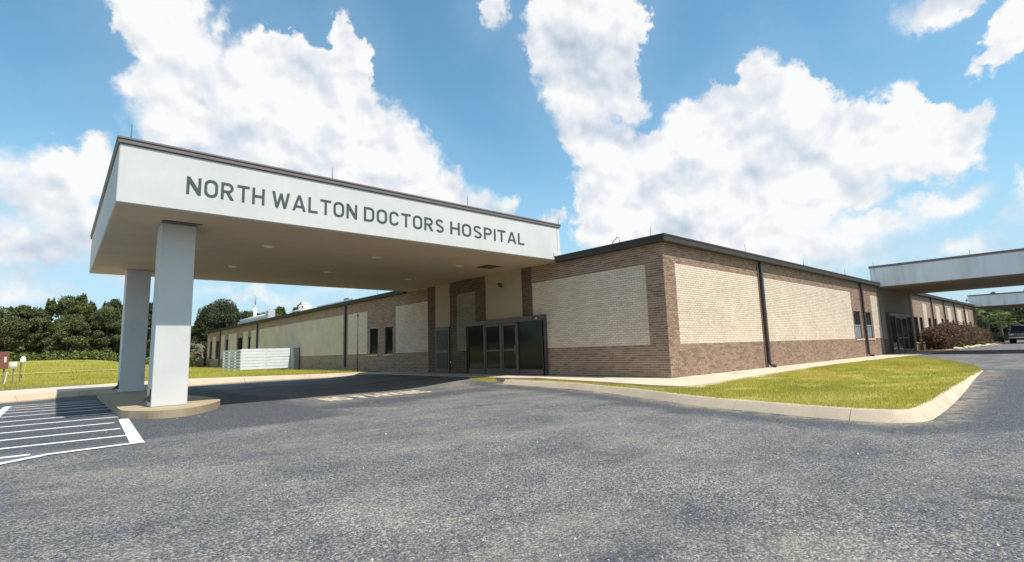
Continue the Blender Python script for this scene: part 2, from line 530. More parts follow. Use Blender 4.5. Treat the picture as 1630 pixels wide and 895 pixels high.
def asphalt():
    s = NT('asphalt')
    # aggregate: stones of about a centimetre in a dark binder
    v = s.n('ShaderNodeTexVoronoi', feature='F1')
    v.inputs['Scale'].default_value = 88
    v.inputs['Randomness'].default_value = 1.0
    s.L(s.vec, v.inputs['Vector'])
    sep = s.n('ShaderNodeSeparateColor')
    s.L(v.outputs['Color'], sep.inputs[0])
    worn_n = s.noise(0.55, 7, 0.62, dist=0.6)
    streak = s.noise(0.9, 6, 0.65, s.mapped((0.22, 1.5, 1), rot=(0, 0, math.radians(-35))))
    mid = s.noise(5.5, 6, 0.7)
    seal = s.attr('seal')
    worn = s.math('ADD', s.math('MULTIPLY', worn_n, 0.45), s.math('MULTIPLY', streak, 0.30))
    worn = s.math('ADD', worn, s.math('MULTIPLY', mid, 0.25))
    worn = s.math('SUBTRACT', worn, s.math('MULTIPLY', seal, 0.22))
    wf = s.ramp(worn, [(0.375, 0.0), (0.59, 1.0)])
    fine = s.noise(48, 5, 0.75)
    stone = s.ramp(sep.outputs[0], [(0.0, (0.045, 0.048, 0.055)), (0.30, (0.098, 0.102, 0.113)), (0.52, (0.165, 0.165, 0.17)),
                                    (0.70, (0.26, 0.225, 0.18)), (0.85, (0.37, 0.33, 0.275)), (0.992, (0.48, 0.45, 0.40))])
    dark = s.ramp(sep.outputs[1], [(0.0, (0.026, 0.030, 0.038)), (0.7, (0.044, 0.051, 0.064)), (0.92, (0.085, 0.092, 0.108)),
                                   (0.992, (0.30, 0.30, 0.29))])
    base = s.mix(s.math('MULTIPLY_ADD', wf, 0.75, 0.15), dark, stone)
    base = s.mix(0.75, base, s.mix(1.0, base, s.ramp(fine, [(0.30, 0.50), (0.62, 1.25)]), 'MULTIPLY'))
    # dusty tan drifts, grit along the kerbs, a few rusty and oily spots
    dust = s.ramp(s.noise(0.8, 7, 0.7, s.mapped((1, 1, 1), (7, 3, 0))), [(0.48, 0.0), (0.70, 1.0)])
    base = s.mix(s.math('MULTIPLY', s.math('MULTIPLY', dust, wf), 0.45), base, (0.31, 0.26, 0.195))
    grit = s.math('MULTIPLY', s.attr('edge'), s.ramp(s.noise(3.0, 6, 0.7), [(0.40, 0.0), (0.62, 1.0)]))
    base = s.mix(s.math('MULTIPLY', grit, 0.65), base, (0.36, 0.29, 0.20))
    rust = s.ramp(s.noise(0.45, 5, 0.65, s.mapped((1, 1, 1), (2.2, 5.4, 0))), [(0.64, 0.0), (0.74, 1.0)])
    base = s.mix(s.math('MULTIPLY', rust, 0.35), base, (0.26, 0.16, 0.09))
    oil = s.ramp(s.noise(1.5, 3, 0.5, s.mapped((1, 1, 1), (11, 2, 0))), [(0.70, 0.0), (0.76, 1.0)])
    base = s.mix(s.math('MULTIPLY', oil, 0.55), base, (0.035, 0.036, 0.04))
    # hairline cracks
    w = s.n('ShaderNodeVectorMath', operation='MULTIPLY_ADD')
    s.L(s.noise(1.3, 4, 0.6, col=True), w.inputs[0])
    w.inputs[1].default_value = (0.9, 0.9, 0)
    s.L(s.vec, w.inputs[2])
    cr = s.n('ShaderNodeTexVoronoi', feature='DISTANCE_TO_EDGE')
    cr.inputs['Scale'].default_value = 0.30
    s.L(w.outputs[0], cr.inputs['Vector'])
    ck = s.ramp(cr.outputs['Distance'], [(0.0015, 1.0), (0.0045, 0.0)])
    ck = s.math('MULTIPLY', ck, s.ramp(s.noise(0.5, 3), [(0.50, 0.0), (0.60, 0.7)]))
    base = s.mix(s.math('MULTIPLY', ck, 0.75), base, (0.03, 0.03, 0.032))
    s.col(base)
    h = s.math('ADD', s.math('MULTIPLY', v.outputs['Distance'], -1.0), s.math('MULTIPLY', fine, 0.8))
    h = s.math('SUBTRACT', h, s.math('MULTIPLY', ck, 1.2))
    s.bump(h, 0.5, 0.010)
    return s.set(0.82, spec=0.3)


MAT['asphalt'] = asphalt()


def grass_ground(name, a, b, c):
    s = NT(name)
    n1 = s.noise(0.35, 6, 0.6)
    n2 = s.noise(6.0, 6, 0.7)
    base = s.ramp(n1, [(0.3, a), (0.7, b)])
    base = s.mix(s.ramp(n2, [(0.42, 0.0), (0.72, 0.8)]), base, c)
    base = s.mix(0.6, base, s.mix(1.0, base, s.ramp(s.noise(28, 5, 0.75), [(0.3, 0.45), (0.7, 1.25)]), 'MULTIPLY'))
    s.col(base)
    s.bump(s.noise(30, 5, 0.7), 0.8, 0.05)
    return s.set(0.95, spec=0.1)


MAT['turf'] = grass_ground('lawn_turf', (0.36, 0.33, 0.075), (0.48, 0.41, 0.11), (0.48, 0.37, 0.16))
MAT['field'] = grass_ground('field_turf', (0.29, 0.285, 0.05), (0.38, 0.345, 0.065), (0.40, 0.33, 0.11))
MAT['soil'] = plain('sandy_soil', (0.50, 0.36, 0.18), 0.95, var=0.2, scale=4)


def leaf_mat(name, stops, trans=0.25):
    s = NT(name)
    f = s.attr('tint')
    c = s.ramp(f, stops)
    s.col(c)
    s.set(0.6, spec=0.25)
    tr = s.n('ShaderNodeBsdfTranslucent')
    s.L(c, tr.inputs[0])
    mx = s.n('ShaderNodeMixShader')
    mx.inputs[0].default_value = trans
    s.L(s.b.outputs[0], mx.inputs[1])
    s.L(tr.outputs[0], mx.inputs[2])
    s.L(mx.outputs[0], s.out.inputs[0])
    return s.m


MAT['blade'] = leaf_mat('grass_blade', [(0.0, (0.30, 0.32, 0.06)), (0.40, (0.53, 0.49, 0.09)), (0.72, (0.64, 0.55, 0.14)), (1.0, (0.60, 0.45, 0.22))], 0.45)
MAT['leaf_mid'] = leaf_mat('mid_green_leaf', [(0.0, (0.08, 0.105, 0.045)), (0.6, (0.165, 0.19, 0.065)), (1.0, (0.27, 0.27, 0.10))], 0.35)
MAT['leaf_olive'] = leaf_mat('olive_leaf', [(0.0, (0.085, 0.105, 0.045)), (0.6, (0.155, 0.172, 0.068)), (1.0, (0.24, 0.235, 0.10))], 0.35)
MAT['leaf_dark'] = leaf_mat('dark_cedar_leaf', [(0.0, (0.052, 0.063, 0.036)), (0.7, (0.088, 0.104, 0.052)), (1.0, (0.16, 0.165, 0.075))], 0.2)
MAT['leaf_bright'] = leaf_mat('bright_leaf', [(0.0, (0.07, 0.10, 0.03)), (0.6, (0.15, 0.19, 0.05)), (1.0, (0.25, 0.27, 0.09))])
MAT['leaf_red'] = leaf_mat('russet_leaf', [(0.0, (0.07, 0.060, 0.047)), (0.5, (0.135, 0.088, 0.062)), (0.85, (0.215, 0.125, 0.078)), (1.0, (0.17, 0.16, 0.075))], 0.2)
MAT['bark'] = plain('bark', (0.16, 0.13, 0.10), 0.9, var=0.3, scale=6, bump=0.5)
MAT['dead'] = plain('bare_grey_twigs', (0.30, 0.28, 0.22), 0.9, var=0.2)


# ------------------------------------------------------------------ mesh helpers
class MB:
    def __init__(s):
        s.v, s.f, s.t = [], [], []

    def add(s, verts, faces, tint=0.5):
        o = len(s.v)
        s.v += [tuple(map(float, q)) for q in verts]
        s.f += [tuple(o+i for i in q) for q in faces]
        s.t += [tint]*len(verts)
        return s

    def box(s, x0, x1, y0, y1, z0, z1, tint=0.5, skip=()):
        if x0 > x1: x0, x1 = x1, x0
        if y0 > y1: y0, y1 = y1, y0
        V = [(x0, y0, z0), (x1, y0, z0), (x1, y1, z0), (x0, y1, z0), (x0, y0, z1), (x1, y0, z1), (x1, y1, z1), (x0, y1, z1)]
        F = {'b': (3, 2, 1, 0), 't': (4, 5, 6, 7), 'f': (0, 1, 5, 4), 'r': (1, 2, 6, 5), 'k': (2, 3, 7, 6), 'l': (3, 0, 4, 7)}
        return s.add(V, [F[k] for k in F if k not in skip], tint)

    def bbox(s, x0, x1, y0, y1, z0, z1, b=0.01, tint=0.5):
        """box with chamfered edges"""
        if x0 > x1: x0, x1 = x1, x0
        if y0 > y1: y0, y1 = y1, y0
        b = min(b, (x1-x0)/3, (y1-y0)/3, (z1-z0)/3)
        V, idx = [], {}
        for ix, X in enumerate((x0, x1)):
            for iy, Y in enumerate((y0, y1)):
                for iz, Z in enumerate((z0, z1)):
                    sx, sy, sz = (1, -1)[ix], (1, -1)[iy], (1, -1)[iz]
                    for ax in range(3):
                        q = [X+sx*b, Y+sy*b, Z+sz*b]
                        q[ax] = (X, Y, Z)[ax]
                        idx[ix, iy, iz, ax] = len(V)
                        V.append(q)
        F = []
        for ax in range(3):
            o = [a for a in range(3) if a != ax]
            for side in (0, 1):
                quad = []
                for (p, q) in ((0, 0), (1, 0), (1, 1), (0, 1)):
                    k = [0, 0, 0]; k[ax] = side; k[o[0]] = p; k[o[1]] = q
                    quad.append(idx[k[0], k[1], k[2], ax])
                if (side == 0) ^ (ax == 1):
                    quad.reverse()
                F.append(tuple(quad))
        for ax in range(3):          # edges running along ax
            o = [a for a in range(3) if a != ax]
            for p in (0, 1):
                for q in (0, 1):
                    k0 = [0, 0, 0]; k0[o[0]] = p; k0[o[1]] = q
                    k1 = list(k0); k1[ax] = 1
                    F.append((idx[(*k0, o[0])], idx[(*k0, o[1])], idx[(*k1, o[1])], idx[(*k1, o[0])]))
        for ix in (0, 1):
            for iy in (0, 1):
                for iz in (0, 1):
                    F.append(tuple(idx[ix, iy, iz, a] for a in range(3)))
        return s.add(V, F, tint)

    def tube(s, pts, r, n=8, cap=True, tint=0.5):
        pts = [Vector(q) for q in pts]
        rs = r if isinstance(r, (list, tuple)) else [r]*len(pts)
        V, F = [], []
        prev = None
        for i, q in enumerate(pts):
            d = (pts[min(i+1, len(pts)-1)]-pts[max(i-1, 0)])
            d = d.normalized() if d.length > 1e-9 else Vector((0, 0, 1))
            a = d.cross(Vector((0, 0, 1)) if abs(d.z) < 0.9 else Vector((1, 0, 0))).normalized()
            if prev is not None:
                a = (prev - d*prev.dot(d)).normalized()
            prev = a
            b = d.cross(a)
            for k in range(n):
                t = 2*math.pi*k/n
                V.append(q + (a*math.cos(t)+b*math.sin(t))*rs[i])
        for i in range(len(pts)-1):
            for k in range(n):
                k2 = (k+1) % n
                F.append((i*n+k, i*n+k2, (i+1)*n+k2, (i+1)*n+k))
        if cap:
            F.append(tuple(range(n-1, -1, -1)))
            F.append(tuple((len(pts)-1)*n+k for k in range(n)))
        return s.add(V, F, tint)

    def lathe(s, prof, c=(0, 0, 0), n=16, tint=0.5):
        V, F = [], []
        for (r, z) in prof:
            for k in range(n):
                t = 2*math.pi*k/n
                V.append((c[0]+r*math.cos(t), c[1]+r*math.sin(t), c[2]+z))
        for i in range(len(prof)-1):
            for k in range(n):
                k2 = (k+1) % n
                F.append((i*n+k, i*n+k2, (i+1)*n+k2, (i+1)*n+k))
        F.append(tuple(range(n-1, -1, -1)))
        F.append(tuple((len(prof)-1)*n+k for k in range(n)))
        return s.add(V, F, tint)

    def mesh(s, name, m, smooth=False):
        me = bpy.data.meshes.new(name)
        me.from_pydata(s.v, [], s.f)
        a = me.attributes.new('tint', 'FLOAT', 'POINT')
        a.data.foreach_set('value', np.asarray(s.t, np.float32))
        me.materials.append(m if not isinstance(m, str) else MAT[m])
        me.polygons.foreach_set('use_smooth', [smooth]*len(me.polygons))
        me.update()
        return me

    def build(s, name, m, parent=None, smooth=False, **props):
        o = bpy.data.objects.new(name, s.mesh(name, m, smooth))
        COL.objects.link(o)
        if parent:
            o.parent = parent
        for k, v in props.items():
            o[k] = v
        return o


def np_mesh(name, V, F, tint, m, smooth=False):
    """fast mesh from numpy arrays; F is (n, k)"""
    me = bpy.data.meshes.new(name)
    n, k = F.shape
    me.vertices.add(len(V)); me.loops.add(n*k); me.polygons.add(n)
    me.vertices.foreach_set('co', np.asarray(V, np.float32).ravel())
    me.loops.foreach_set('vertex_index', np.asarray(F, np.int32).ravel())
    me.polygons.foreach_set('loop_start', np.arange(0, n*k, k, dtype=np.int32))
    me.polygons.foreach_set('use_smooth', np.full(n, smooth))
    if tint is not None:
        a = me.attributes.new('tint', 'FLOAT', 'POINT')
        a.data.foreach_set('value', np.asarray(tint, np.float32))
    me.materials.append(MAT[m])
    me.update(calc_edges=True)
    me.validate()
    return me


def link(name, me, parent=None, **props):
    o = bpy.data.objects.new(name, me)
    COL.objects.link(o)
    if parent:
        o.parent = parent
    for k, v in props.items():
        o[k] = v
    return o


def thing(name, label, cat, group=None):
    """an Empty at the world origin's frame that parents its parts (parts are built in world coordinates)"""
    o = bpy.data.objects.new(name, None)
    COL.objects.link(o)
    o['label'] = label
    o['category'] = cat
    o.empty_display_size = 0.2
    if group:
        o['group'] = group
    return o


def tag(o, label, cat, group=None):
    o['label'] = label
    o['category'] = cat
    if group:
        o['group'] = group
    return o


def seat_base(root, base):
    """move a thing's Empty to its base while its parts stay where they are"""
    b = Vector(base)
    root.location = b
    for ch in root.children:
        if ch.type == 'MESH':
            if ch.data.users == 1:
                ch.data.transform(Matrix.Translation(-b))
            else:
                ch.location = ch.location - b
        for g in ch.children:
            if g.type == 'MESH' and g.data.users == 1:
                g.data.transform(Matrix.Translation(-b))


def inside(poly, x, y):
    """vectorised point in polygon"""
    r = np.zeros(len(x), bool)
    n = len(poly)
    for i in range(n):
        (x0, y0), (x1, y1) = poly[i], poly[(i+1) % n]
        c = ((y0 > y) != (y1 > y)) & (x < (x1-x0)*(y-y0)/((y1-y0) if y1 != y0 else 1e-9)+x0)
        r ^= c
    return r


def catmull(P, n=6):
    P = [np.array(q, float) for q in P]
    Q = [2*P[0]-P[1]]+P+[2*P[-1]-P[-2]]
    out = []
    for i in range(1, len(Q)-2):
        for k in range(n):
            t = k/n
            out.append(0.5*((2*Q[i])+(-Q[i-1]+Q[i+1])*t+(2*Q[i-1]-5*Q[i]+4*Q[i+1]-Q[i+2])*t*t+(-Q[i-1]+3*Q[i]-3*Q[i+1]+Q[i+2])*t**3))
    out.append(P[-1])
    return [tuple(q) for q in out]


def offset(line, d):
    """shift an open 2-D line to its left by d"""
    L = [np.array(q[:2], float) for q in line]
    out = []
    for i in range(len(L)):
        a = L[min(i+1, len(L)-1)]-L[max(i-1, 0)]
        a = a/np.linalg.norm(a)
        out.append((L[i][0]-a[1]*d, L[i][1]+a[0]*d))
    return out


def seg_dist(line, x, y):
    best = np.full(len(x), 1e9)
    for (a, b) in zip(line[:-1], line[1:]):
        ax, ay = a[0], a[1]; bx, by = b[0]-ax, b[1]-ay
        t = np.clip(((x-ax)*bx+(y-ay)*by)/(bx*bx+by*by+1e-12), 0, 1)
        best = np.minimum(best, np.hypot(x-ax-t*bx, y-ay-t*by))
    return best


# ------------------------------------------------------------------ ground
CURB_R = catmull([(-1.90, 5.34), (-2.02, 3.65), (-2.25, 2.0), (-3.15, -0.76), (-4.12, -2.93), (-4.45, -4.25), (-4.66, -5.29),
                  (-4.68, -6.08), (-4.52, -6.40), (-4.20, -6.55), (-3.5, -6.56), (-0.69, -6.44), (3.6, -6.25), (6.6, -6.15)])
CURB_L = catmull([(-70, -10), (-40, 3.0), (-24, 10.0), (-17, 13.2), (-14.55, 14.35), (-12.2, 15.85), (-10.3, 17.3), (-8.6, 18.5), (-6.4, 19.25), (-4.4, 19.2),
                  (-2.8, 18.7), (-1.5, 18.1), (-0.55, 17.6)])
ISLAND = [(-12.24, 14.2), (-12.26, 5.42)] + catmull([(-12.26, 5.42), (-12.06, 4.93), (-11.80, 4.56), (-11.48, 4.44), (-11.15, 4.56), (-10.72, 5.12),
                                                    (-10.30, 6.0), (-10.20, 6.9), (-10.30, 8.2), (-10.5, 9.6), (-10.65, 12.5), (-10.8, 14.2)], 4)[1:]


def asph_z(x, y):
    x = np.asarray(x, float); y = np.asarray(y, float)
    right = -0.2+0.165*ss(-3, 9, x)+0.035*ss(11, 25, x)
    entry = -0.2+0.187*ss(-5.2, -1.9, x)
    w = ss(5.0, 6.5, y)*(1-ss(15.5, 18.5, y))
    return right*(1-w)+np.minimum(entry, -0.013)*w


def field_z(x, y):
    x = np.asarray(x, float); y = np.asarray(y, float)
    s = ss(-0.5, -12, x)
    s = np.maximum(s, ss(61, 90, y))
    return 0.030*np.maximum(0, y-22)*s - 0.02


def grid_mesh(name, xs, ys, zf, keep, m, attr=None):
    X, Y = np.meshgrid(xs, ys, indexing='ij')
    x, y = X.ravel(), Y.ravel()
    V = np.stack([x, y, zf(x, y)], 1)
    nx, ny = len(xs), len(ys)
    I = np.arange(nx*ny).reshape(nx, ny)
    F = np.stack([I[:-1, :-1], I[1:, :-1], I[1:, 1:], I[:-1, 1:]], -1).reshape(-1, 4)
    if keep is not None:
        F = F[keep(V[F].mean(1))]
    me = np_mesh(name, V, F, None, m, True)
    for k in range(0, len(attr or ()), 2):
        a = me.attributes.new(attr[k], 'FLOAT', 'POINT')
        a.data.foreach_set('value', attr[k+1](V[:, 0], V[:, 1]).astype(np.float32))
    return me


def seal(x, y):
    d = seg_dist(CURB_R, x, y)
    e = seg_dist(ISLAND, x, y)
    s = 1.0-ss(0.25, 1.5, d)
    s = np.maximum(s, 1.0-ss(0.5, 2.6, e))
    s = np.maximum(s, ss(1.0, 2.2, y)*(1-ss(-9.6, -8.3, x)))          # newer sealed strip by the parking bays
    s = np.maximum(s, 0.75*(1-ss(0.0, 1.1, np.abs(y-3.4-0.18*(x+8))))*(1-ss(-5, -2.5, x)))
    wet = seg_dist([(-4.2, -6.75), (0.5, -7.3), (3.5, -7.5)], x, y)           # tar seams and the smooth blue patch by the lawn corner
    s = np.maximum(s, 0.9*(1-ss(0.5, 1.1, wet)))
    return s


def edge(x, y):
    d = np.minimum(seg_dist(CURB_R, x, y), seg_dist(CURB_L, x, y))
    return 1-ss(0.05, 0.55, d)


xs = np.concatenate([np.linspace(-90, -20, 15)[:-1], np.arange(-20, 14, 0.2), np.linspace(14, 170, 60)])
ys = np.concatenate([np.linspace(-120, -14, 22)[:-1], np.arange(-14, 24, 0.2), np.array([24.5, 26, 30])])
_in = [q for q in offset(CURB_R, 0.5) if q[1] < 3.5]
LAWN_CORE = _in+[(8.38, -5.2), (12.6, -4.2), (17.5, -2.6), (19.5, -1.9), (8, -1.4), (-1.3, -1.9), (-1.8, 2.0)]
me = grid_mesh('asphalt_lot', xs, ys, asph_z, lambda c: ~inside(LAWN_CORE, c[:, 0], c[:, 1]), 'asphalt', ('seal', seal, 'edge', edge))
link('asphalt_lot', me, kind='structure')

# far ground, one sheet to the horizon
g = np.concatenate([-np.geomspace(1500, 100, 8), np.linspace(-90, 170, 6), np.geomspace(200, 1500, 8)])
me = grid_mesh('ground', g, g, lambda x, y: np.full(len(x), -0.45), None, 'field')
link('ground', me, kind='structure')

CL = np.array(CURB_L)


def curb_l_y(x):
    return np.interp(x, CL[:, 0], CL[:, 1])


xs = np.concatenate([np.linspace(-170, -40, 14)[:-1], np.arange(-40, 12, 0.8), np.linspace(12, 170, 20)])
ys = np.concatenate([np.arange(8, 90, 0.8), np.linspace(90, 190, 26)])
me = grid_mesh('grass_field', xs, ys, lambda x, y: field_z(x, y)+0.035*np.sin(x*1.3+y*0.7)*np.sin(y*0.9)*(ss(24, 30, y)),
               lambda c: ((c[:, 0] < -0.3) & (c[:, 1] > curb_l_y(c[:, 0])+0.9)) | (c[:, 1] > 61.0), 'field')
link('grass_field', me, kind='structure')


def slab(name, poly, z0, z1, m, b=0.0, **props):
    """flat slab from a polygon (counter-clockwise), top at z1"""
    n = len(poly)
    tri = tessellate_polygon([[Vector((p[0], p[1], 0)) for p in poly]])
    V = [(p[0], p[1], z1) for p in poly]+[(p[0], p[1], z0) for p in poly]
    A = sum(poly[i][0]*poly[(i+1) % n][1]-poly[(i+1) % n][0]*poly[i][1] for i in range(n))
    F = []
    for t in tri:
        a, b_, c = [poly[i] for i in t]
        cr = (b_[0]-a[0])*(c[1]-a[1])-(b_[1]-a[1])*(c[0]-a[0])
        F.append(tuple(t) if cr > 0 else tuple(reversed(t)))
    for i in range(n):
        j = (i+1) % n
        F.append((i+n, j+n, j, i) if A > 0 else (j+n, i+n, i, j))
    mb = MB().add(V, F)
    return mb.build(name, m, **props)


def curb_mesh(line, width, ztop, zbot, side=1, step=None):
    """extruded kerb with a rolled face; line is the outer foot, side +1 puts the back to the left"""
    prof = [(0.0, zbot), (0.004, ztop-0.165), (0.05, ztop-0.112), (0.10, ztop-0.055), (0.135, ztop-0.018), (0.16, ztop-0.002), (width, ztop), (width, zbot-0.1)]
    mb = MB()
    rows = [offset(line, side*o) for o, _ in prof]
    n = len(line); k = len(prof)
    V = []
    for i in range(n):
        for j in range(k):
            V.append((rows[j][i][0], rows[j][i][1], prof[j][1]))
    F = []
    for i in range(n-1):
        for j in range(k-1):
            q = (i*k+j, (i+1)*k+j, (i+1)*k+j+1, i*k+j+1)
            F.append(q if side > 0 else q[::-1])
    F.append(tuple(range(k)) if side < 0 else tuple(range(k-1, -1, -1)))
    F.append(tuple((n-1)*k+j for j in range(k)) if side > 0 else tuple((n-1)*k+j for j in range(k-1, -1, -1)))
    return mb.add(V, F)


# kerb of the right-hand lawn, cast in lengths with open joints
def arclen(line):
    d = [0.0]
    for a, b in zip(line[:-1], line[1:]):
        d.append(d[-1]+math.hypot(b[0]-a[0], b[1]-a[1]))
    return np.array(d)


def cut(line, s0, s1, n=None):
    d = arclen(line)
    L = np.array(line)
    t = np.unique(np.concatenate([[s0], d[(d > s0+0.02) & (d < s1-0.02)], [s1]]))
    return [(np.interp(u, d, L[:, 0]), np.interp(u, d, L[:, 1])) for u in t]


def kerb_run(root, line, joints, width, ztop, zbot, side, mat):
    for a, b in zip(joints[:-1], joints[1:]):
        sub = cut(line, a+0.006, b-0.006)
        curb_mesh(sub, width, ztop, zbot, side).build('kerb_stone', mat, root)


kr = bpy.data.objects.new('kerb', None); COL.objects.link(kr); kr['kind'] = 'structure'
TOT = arclen(CURB_R)[-1]
kerb_run(kr, CURB_R, [0, 3.0, 5.6, 8.0, 9.6, 11.5, 12.65, 13.9, 17.0, 20.0, 22.6, TOT], 0.19, -0.04, -0.3, 1, 'curb')

kl = bpy.data.objects.new('kerb', None); COL.objects.link(kl); kl['kind'] = 'structure'
TL = arclen(CURB_L)[-1]
kerb_run(kl, CURB_L, list(np.arange(0, TL-2, 3.05))+[TL], 0.19, 0.0, -0.3, 1, 'curb')

# walkway behind the left kerb
far = [(-0.5, 18.4), (-2.3, 19.1), (-3.8, 19.9), (-5.8, 21.2), (-8.1, 22.5), (-10.0, 22.2), (-12.0, 21.3), (-14.9, 19.7), (-24, 15.5), (-40, 8.5), (-70, -4.5)]
near = offset(CURB_L, 0.195)
slab('walkway', near+far, -0.2, 0.004, 'concrete', kind='structure')
slab('asphalt_path', [(-17, 19.2), (-14.9, 19.78), (-12.0, 21.38), (-11.6, 22.0), (-13, 22.9), (-17, 22.3)], -0.1, 0.012, 'asphalt', kind='structure')

# footpath round the brick corner
PATH = [(-0.02, 17.2), (-1.55, 17.2), (-1.62, 5.2), (-1.30, 4.3)] + catmull([(-1.30, 4.3), (-1.75, 2.0), (-2.24, -0.12), (-2.46, -1.2), (-2.40, -1.62), (-2.05, -1.86), (-1.3, -1.88), (1.62, -1.62), (8.0, -1.35), (15.3, -1.5), (20.5, -1.7)], 4)[1:] + [(23.6, -1.9), (31.0, -1.9), (31.0, -0.02), (-0.02, -0.02)]
slab('footpath', PATH, -0.25, 0.008, 'concrete', kind='structure')

# lawn on the right
inner = offset(CURB_R, 0.18)
LAWN = [q for q in inner if q[1] < 4.9] + [(8.38, -5.70), (12.6, -4.65), (17.5, -3.0), (20.4, -1.75)] + [q for q in reversed(PATH[4:-4])]
slab('lawn', LAWN, -0.3, -0.05, 'turf', kind='structure')
# tuft where the kerb ends by the door
def near_tuft(x, y):
    return np.ones(len(x))


TUFT = [(-2.22, 5.75), (-1.90, 5.6), (-1.66, 6.3), (-1.9, 6.9), (-2.35, 6.7), (-2.5, 6.1)]


def grass_blades(name, poly, n, hmin, hmax, wid, zf, lean=0.5, clump=1.2, dens=None):
    P = np.array(poly)
    big_n = 200000 if dens is near_tuft else n*4
    x = rng.uniform(P[:, 0].min(), P[:, 0].max(), big_n)
    y = rng.uniform(P[:, 1].min(), P[:, 1].max(), big_n)
    k = inside(poly, x, y)
    if dens is not None:
        k &= rng.random(len(x)) < dens(x, y)
    x, y = x[k][:n], y[k][:n]
    n = len(x)
    pn = 0.5+0.25*np.sin(x*2.1+1.3*np.sin(y*1.7))+0.25*np.sin(y*2.9+1.1*np.sin(x*2.3+2))
    h = rng.uniform(hmin, hmax, n)*(0.7+0.6*pn)
    a = rng.uniform(0, 2*math.pi, n)
    ln = rng.uniform(0.1, lean, n)*h
    b = rng.uniform(0, 2*math.pi, n)
    w = wid*rng.uniform(0.6, 1.3, n)
    z = zf(x, y)
    V = np.empty((n, 3, 3))
    V[:, 0] = np.stack([x-np.cos(a)*w, y-np.sin(a)*w, z-0.01], 1)
    V[:, 1] = np.stack([x+np.cos(a)*w, y+np.sin(a)*w, z-0.01], 1)
    V[:, 2] = np.stack([x+np.cos(b)*ln, y+np.sin(b)*ln, z+h], 1)
    F = np.arange(n*3).reshape(n, 3)
    big = 0.5+0.5*np.sin(x*0.9+y*0.5+np.sin(y*1.1)*1.5)*np.sin(y*1.2-x*0.35)
    fine = 0.5+0.5*np.sin(x*4.7+np.sin(y*5.3)*2)*np.sin(y*4.1-np.sin(x*3.7)*2)
    t = np.clip(rng.normal(0.42, 0.2, n)+0.42*(big-0.5)+0.30*(fine-0.5), 0, 1)
    return link(name, np_mesh(name, V.reshape(-1, 3), F, np.repeat(t, 3), 'blade'), kind='stuff')


def near_d(x, y):
    thin = ss(0.15, 0.55, 0.5+0.5*np.sin(x*1.9+1.7*np.sin(y*2.3))*np.sin(y*2.7+1.3*np.sin(x*1.6)))
    return np.clip(14.0/np.hypot(x+13.35, y+8.2), 0.25, 1)*(0.25+0.75*thin)


LAWN_Z = lambda x, y: -0.05+0.035*ss(3, 9, x)
SPILL = [q for q in offset(CURB_R, 0.15) if q[1] < 4.9]+LAWN[len([q for q in inner if q[1] < 4.9]):]
grass_blades('lawn_grass', SPILL, 165000, 0.022, 0.055, 0.0048, LAWN_Z, dens=near_d)
tuft_xy = [(random.uniform(-4.6, 14), random.uniform(-6.3, -1.9)) for _ in range(170)]


def near_tuft(x, y):
    d = np.full(len(x), 9.0)
    for (a, b) in tuft_xy:
        d = np.minimum(d, np.hypot(x-a, y-b))
    return (d < 0.09).astype(float)


grass_blades('lawn_weeds', LAWN, 4500, 0.05, 0.11, 0.005, LAWN_Z, dens=near_tuft)
slab('grass_patch', TUFT, -0.3, -0.06, 'turf', kind='structure')
grass_blades('verge_grass', TUFT, 3500, 0.04, 0.10, 0.004, lambda x, y: np.full(len(x), -0.06))
FIELD = [(-24, 15.9), (-14.9, 19.8), (-12, 21.4), (-10, 22.3), (-8.1, 22.6), (-5.8, 21.3), (-3.8, 20.0), (-0.9, 18.6), (-0.35, 18.7), (-0.35, 62), (-28, 62)]
grass_blades('field_grass', FIELD, 110000, 0.06, 0.16, 0.012, lambda x, y: field_z(x, y), dens=lambda x, y: np.clip(26.0/np.hypot(x+13.35, y+8.2), 0.2, 1)**2)

# sandy track across the field
TR = catmull([(-40, 31.5), (-24, 33.2), (-15.6, 34.1), (-12.5, 35.0), (-9, 35.6), (-6, 36.6)], 5)
tl = offset(TR, 0.32); tr_ = offset(TR, -0.28)
mb = MB()
V = []
for a, b in zip(tl, tr_):
    for q in (a, b):
        V.append((q[0], q[1], float(field_z(q[0], q[1]))+0.10))
mb.add(V, [(2*i, 2*i+1, 2*i+3, 2*i+2) for i in range(len(TR)-1)])
mb.build('dirt_track', 'soil', kind='structure')

# loose stones scattered on the asphalt
n = 120
x = rng.uniform(-16, 2, n); y = rng.uniform(-8, 5, n)
k = (seg_dist(CURB_R, x, y) > 0.2) & ~inside(LAWN, x, y) & ~inside(ISLAND, x, y) & (np.hypot(x+13.35, y+8.2) > 1.6) & ~inside(PATH, x, y)
mb = MB()
for (a, b) in zip(x[k], y[k]):
    r = random.uniform(0.006, 0.014); z = float(asph_z(a, b))
    V = [(a+r*random.uniform(.6, 1.2)*c, b+r*random.uniform(.6, 1.2)*d, z+e*r) for c, d, e in ((1, 0, 0), (0, 1, 0), (-1, 0, 0), (0, -1, 0), (0.1, 0.1, 1.0))]
    mb.add(V, [(0, 1, 4), (1, 2, 4), (2, 3, 4), (3, 0, 4)])
mb.build('loose_gravel', 'concrete', kind='stuff')

# island under the columns
slab('island', ISLAND, -0.35, -0.04, 'island', kind='structure')


